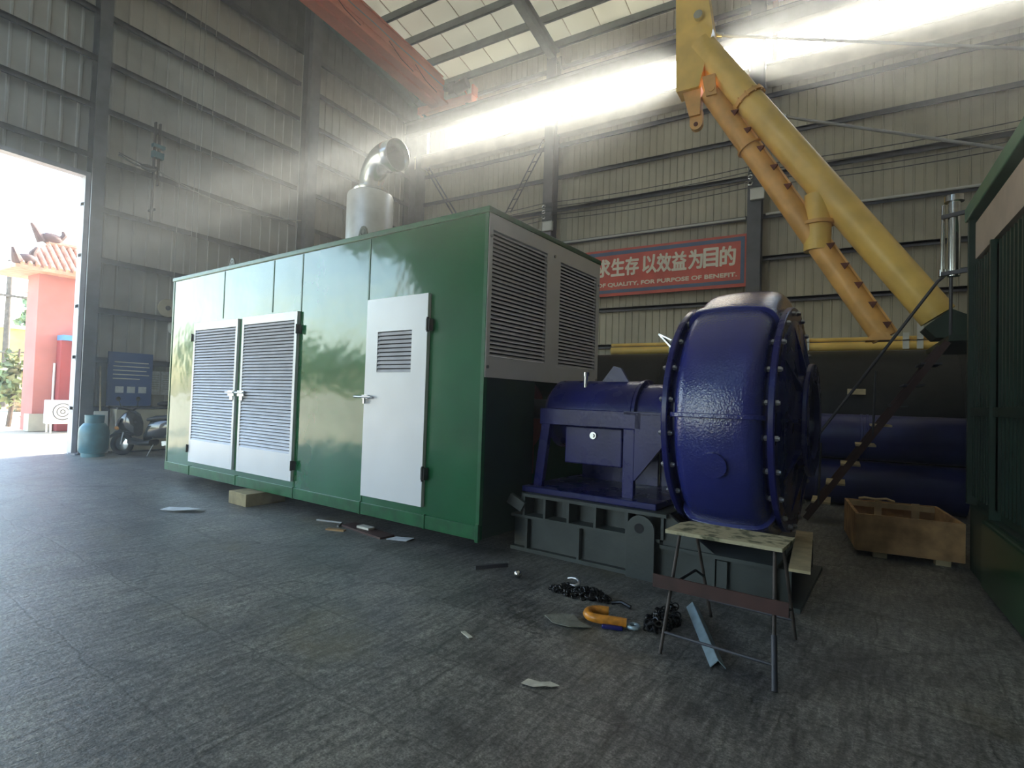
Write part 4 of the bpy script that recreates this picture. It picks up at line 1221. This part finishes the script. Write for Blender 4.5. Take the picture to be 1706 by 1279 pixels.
sc = thing('motor_scooter', 'black motor scooter parked by the left wall behind the gas cylinder', 'scooter', (-13.50, 5.86, 0), math.atan2(.52, .86))
for x in (0, 1.25):
    wb_ = MB().torus((x, 0, .25), (0, 1, 0), .195, .055, 36, 12).build('front_wheel' if x == 0 else 'rear_wheel', M['black'], sc)
    MB().lathe([(.02, -.05), (.06, -.045), (.15, -.02), (.155, .02), (.06, .045), (.02, .05)], (x, 0, .25), (0, 1, 0), 28).build('rim', M['galv'], wb_)
def loft(name, secs, m, parent, n=20):
    """secs: (x, z centre, half width, half height)"""
    mb = MB(); vs = []
    for (x, zc, hw, hh) in secs:
        for k in range(n):
            a = 2 * PI * k / n
            ca, sa = math.cos(a), math.sin(a)
            vs.append((x, hw * math.copysign(abs(ca) ** .7, ca), zc + hh * math.copysign(abs(sa) ** .7, sa)))
    fs = [(i * n + k, i * n + (k + 1) % n, (i + 1) * n + (k + 1) % n, (i + 1) * n + k) for i in range(len(secs) - 1) for k in range(n)]
    fs += [tuple(range(n))[::-1], tuple((len(secs) - 1) * n + k for k in range(n))]
    mb.add(vs, fs, True)
    return mb.build(name, m, parent)
loft('front_fairing', [(-.12, .62, .06, .05), (-.05, .68, .13, .12), (.08, .72, .19, .22), (.18, .74, .20, .26), (.28, .70, .19, .24), (.34, .62, .16, .2)], M['blackgloss'], sc)
loft('mudguard', [(-.26, .40, .05, .03), (-.12, .49, .085, .05), (.05, .54, .09, .06), (.22, .48, .08, .05)], M['blackgloss'], sc)
loft('rear_body', [(.52, .42, .10, .10), (.66, .58, .17, .2), (.95, .62, .19, .22), (1.25, .66, .18, .18), (1.5, .76, .13, .11), (1.66, .82, .07, .05)], M['blackgloss'], sc)
loft('floorboard', [(.2, .32, .14, .07), (.45, .28, .18, .05), (.7, .30, .18, .07)], M['black'], sc)
loft('seat', [(.58, .80, .11, .04), (.75, .83, .16, .06), (1.1, .86, .16, .06), (1.42, .92, .14, .06), (1.58, .92, .10, .04)], M['black'], sc)
MB().tube([(.10, -.34, 1.03), (.12, -.2, 1.02), (.2, 0, .98), (.12, .2, 1.02), (.10, .34, 1.03)], .02, 10).cyl((.02, 0, .3), (.2, 0, .98), .03, n=12).build('handlebar', M['black'], sc)
for s in (-1, 1):
    MB().tube([(.12, .24 * s, 1.03), (.10, .30 * s, 1.2)], .008, 6).sphere((.09, .31 * s, 1.24), (.02, .07, .05), 10, 6).build('mirror', M['black'], sc)
    MB().cyl((.02, .075 * s, .25), (.1, .085 * s, .62), .022, n=10).build('fork', M['galv'], sc)
MB().sphere((-.10, 0, .66), (.05, .08, .06), 12, 8).build('headlight', M['acwhite'], sc)
for s in (-1, 1): MB().sphere((-.04, .13 * s, .60), (.06, .035, .04), 10, 6).build('turn_signal', M['hook'], sc)
MB().beam((1.0, -.16, .3), (1.65, -.18, .38), .1, .1).build('muffler', M['galv'], sc)
MB().tube([(.75, -.1, .26), (.72, -.25, .02)], .014, 8).build('kickstand', M['galv'], sc)

# ------------------------------------------------------------------ outside
rb = thing('red_building', 'red rendered building with tiled eaves seen through the doorway', 'building', (-22.0, 6.95, 0))
MB().box(-.9, 0, 0, 7, 0, 5.05).build('building_wall', M['redwall'], rb)
MB().box(0, .35, .55, 1.05, 0, 2.95).build('porch_wall', M['redwall2'], rb)
MB().box(-.02, .9, .98, 3, 0, 2.9).build('pale_pier', M['plaster'], rb)
MB().box(0, .5, .55, 1.4, 2.95, 3.12).build('awning', M['bluesheet'], rb)
MB().cyl((.05, .50, 0), (.05, .50, 2.2), .035, n=10).build('drain_pipe', M['acwhite'], rb)
MB().box(-.3, .10, -.10, .5, 0, .55).build('plinth', M['plaster'], rb)
mb = MB()
mb.add([(.55, -.75, 5.15), (.55, 7.4, 5.15), (-.6, 7.4, 6.15), (-.6, .35, 6.15), (-1.75, -.75, 5.15), (-1.75, 7.4, 5.15), (.55, -.75, 5.05), (.55, 7.4, 5.05), (-1.75, -.75, 5.05), (-1.75, 7.4, 5.05)],
       [(0, 1, 2, 3), (3, 2, 5, 4), (0, 3, 4), (1, 5, 2), (0, 6, 7, 1), (4, 8, 6, 0), (6, 8, 9, 7)])
rf = mb.build('tiled_roof', M['tile'], rb)
mb = MB()
y = -.6
while y < 7.3:
    tt = 1.0 if y > .35 else max(.08, (y + .75) / 1.10)
    mb.tube([(.58, y, 5.18), (.58 - 1.15 * tt, y, 5.18 + 1.0 * tt)], .06, 8)
    y += .19
mb.build('tile_rows', M['tile'], rf)
mb = MB().tube([(-.6, .35, 6.2), (-.6, 7.4, 6.2)], .12, 8)
mb.build('ridge', M['tile'], rf)
mb = MB()
mb.tube([(.2, -.5, 5.25), (.5, -.72, 5.28), (.62, -.82, 5.45), (.58, -.86, 5.62)], [.14, .14, .09, .04], 8)
mb.sphere((.35, -.45, 5.35), (.2, .3, .18), 10, 6)
mb.tube([(.3, -.3, 5.4), (.34, -.3, 5.6), (.34, -.2, 5.8)], [.10, .09, .04], 8)
mb.build('roof_ornament', M['ornament'], rf)
mb = MB()
mb.tube([(-.6, .2, 6.2), (-.6, .05, 6.5), (-.6, -.1, 6.75)], [.14, .10, .04], 8).sphere((-.6, .45, 6.35), (.16, .34, .2), 10, 6).tube([(-.6, .7, 6.4), (-.6, .8, 6.55), (-.6, .75, 6.7)], [.09, .09, .04], 8)
mb.build('roof_ornament', M['ornament'], rf)
ac = thing('air_conditioner', 'white outdoor air conditioner unit on legs by the red building', 'air conditioner', (-21.25, 7.0, 0))
MB().box(0, .38, 0, .85, .28, 1.02).build('casing', M['acwhite'], ac, bevel=.02)
MB().torus((.39, .36, .66), (1, 0, 0), .25, .012, 28, 6).torus((.39, .36, .66), (1, 0, 0), .15, .01, 24, 6).torus((.39, .36, .66), (1, 0, 0), .06, .01, 20, 6).build('fan_grille', M['steel_dark'], ac)
for (x, y) in ((.03, .06), (.33, .06), (.03, .76), (.33, .76)): MB().box(x, x + .04, y, y + .04, 0, .28).build('leg', M['galv'], ac)
gw = thing('ochre_fence', 'long ochre yard wall with coping far outside the doorway', 'wall', (-48, 8, 0))
MB().box(-.3, 0, 0, 14, 0, 5.2).build('panel', M['yellowwall'], gw)
MB().box(-.5, .2, -.2, 14.2, 5.2, 5.45).build('coping', M['plaster'], gw)
up_ = thing('utility_pole', 'dark wooden utility pole outside beyond the doorway', 'pole', (-45, 12.75, 0))
MB().cyl((0, 0, 0), (0, .0, 9.3), .2, .13, n=12).build('shaft', M['bark'], up_)
MB().beam((.2, -.7, 7.0), (.2, .8, 7.0), .14, .14).build('crossarm', M['bark'], up_)
MB().beam((.2, -.6, 3.4), (.2, 1.0, 3.5), .10, .10).build('crossarm', M['bark'], up_)
pt = thing('pallet_stack', 'stack of orange timber pallets outside beyond the doorway', 'pallets', (-39, 11.2, 0))
for k in range(4): MB().box(0, 1.6, 0, 2.4, .08 + k * .27, .22 + k * .27).box(.1, 1.5, .1, .3, k * .27, .08 + k * .27).box(.1, 1.5, 2.1, 2.3, k * .27, .08 + k * .27).build('pallet', M['wood'], pt)


def tree(name, label, cat, x, y, h, rcrown, seed, zc=.65, n=900, ls=.35):
    rnd = random.Random(seed)
    o = thing(name, label, cat, (x, y, 0), 0, None)
    if h > 2: MB().tube([(0, 0, 0), (.1, .1, h * .5), (0, .2, h * .85)], [h * .025, h * .018, .03], 8).build('trunk', M['bark'], o)
    mb = MB()
    for i in range(n):
        d = Vector((rnd.gauss(0, 1), rnd.gauss(0, 1), rnd.gauss(0, 1))).normalized()
        rr = rcrown * (.35 + .65 * rnd.random()) * (.8 + .35 * math.sin(d.x * 4 + seed) * math.cos(d.y * 3 + d.z * 5))
        c = Vector((0, 0, h * zc)) + Vector((d.x * rr, d.y * rr, d.z * rr * h * .42 / rcrown))
        if c.z < .1: continue
        a = Vector((rnd.gauss(0, 1), rnd.gauss(0, 1), rnd.gauss(0, 1))).normalized() * ls
        b = a.cross(d).normalized() * ls * .5
        mb.add([c - a, c + b, c + a, c - b], [(0, 1, 2, 3)])
    mb.build('foliage', M['leaf'], o)
    return o


tree('shrub', 'green shrub beside the corner of the red building', 'shrub', -24.6, 7.15, 3.2, .7, 4, .5, 500, .16)
tree('tree', 'hazy tree above the red building roof', 'tree', -42, 20.5, 13.5, 3.2, 5, .7, 900, .4)
tree('tree', 'hazy tree behind the ochre yard wall beside the pole', 'tree', -60, 19.5, 10.0, 2.6, 6, .6, 700, .5)
hd_ = MB()
rnd = random.Random(12)
for i in range(4200):
    c = Vector((-40 + rnd.uniform(-1.2, 1.2), rnd.uniform(-75, -6), rnd.uniform(.2, 1) ** .7 * 5.5)); a = Vector((rnd.gauss(0, 1), rnd.gauss(0, 1), rnd.gauss(0, 1))).normalized() * .55; b_ = a.orthogonal().normalized() * .3
    hd_.add([c - a, c + b_, c + a, c - b_], [(0, 1, 2, 3)])
hedge = hd_.build('hedge', M['leaf'])  # out-of-view hedge, added only to reflect in the green enclosure
tag(hedge, 'long green unseen hedge across the yard added for its reflection in the enclosure paint', 'hedge')
tree('tree', 'leafy tree left of the utility pole behind the yard wall', 'tree', -62, 13.0, 7.5, 2.6, 8, .6, 700, .5)
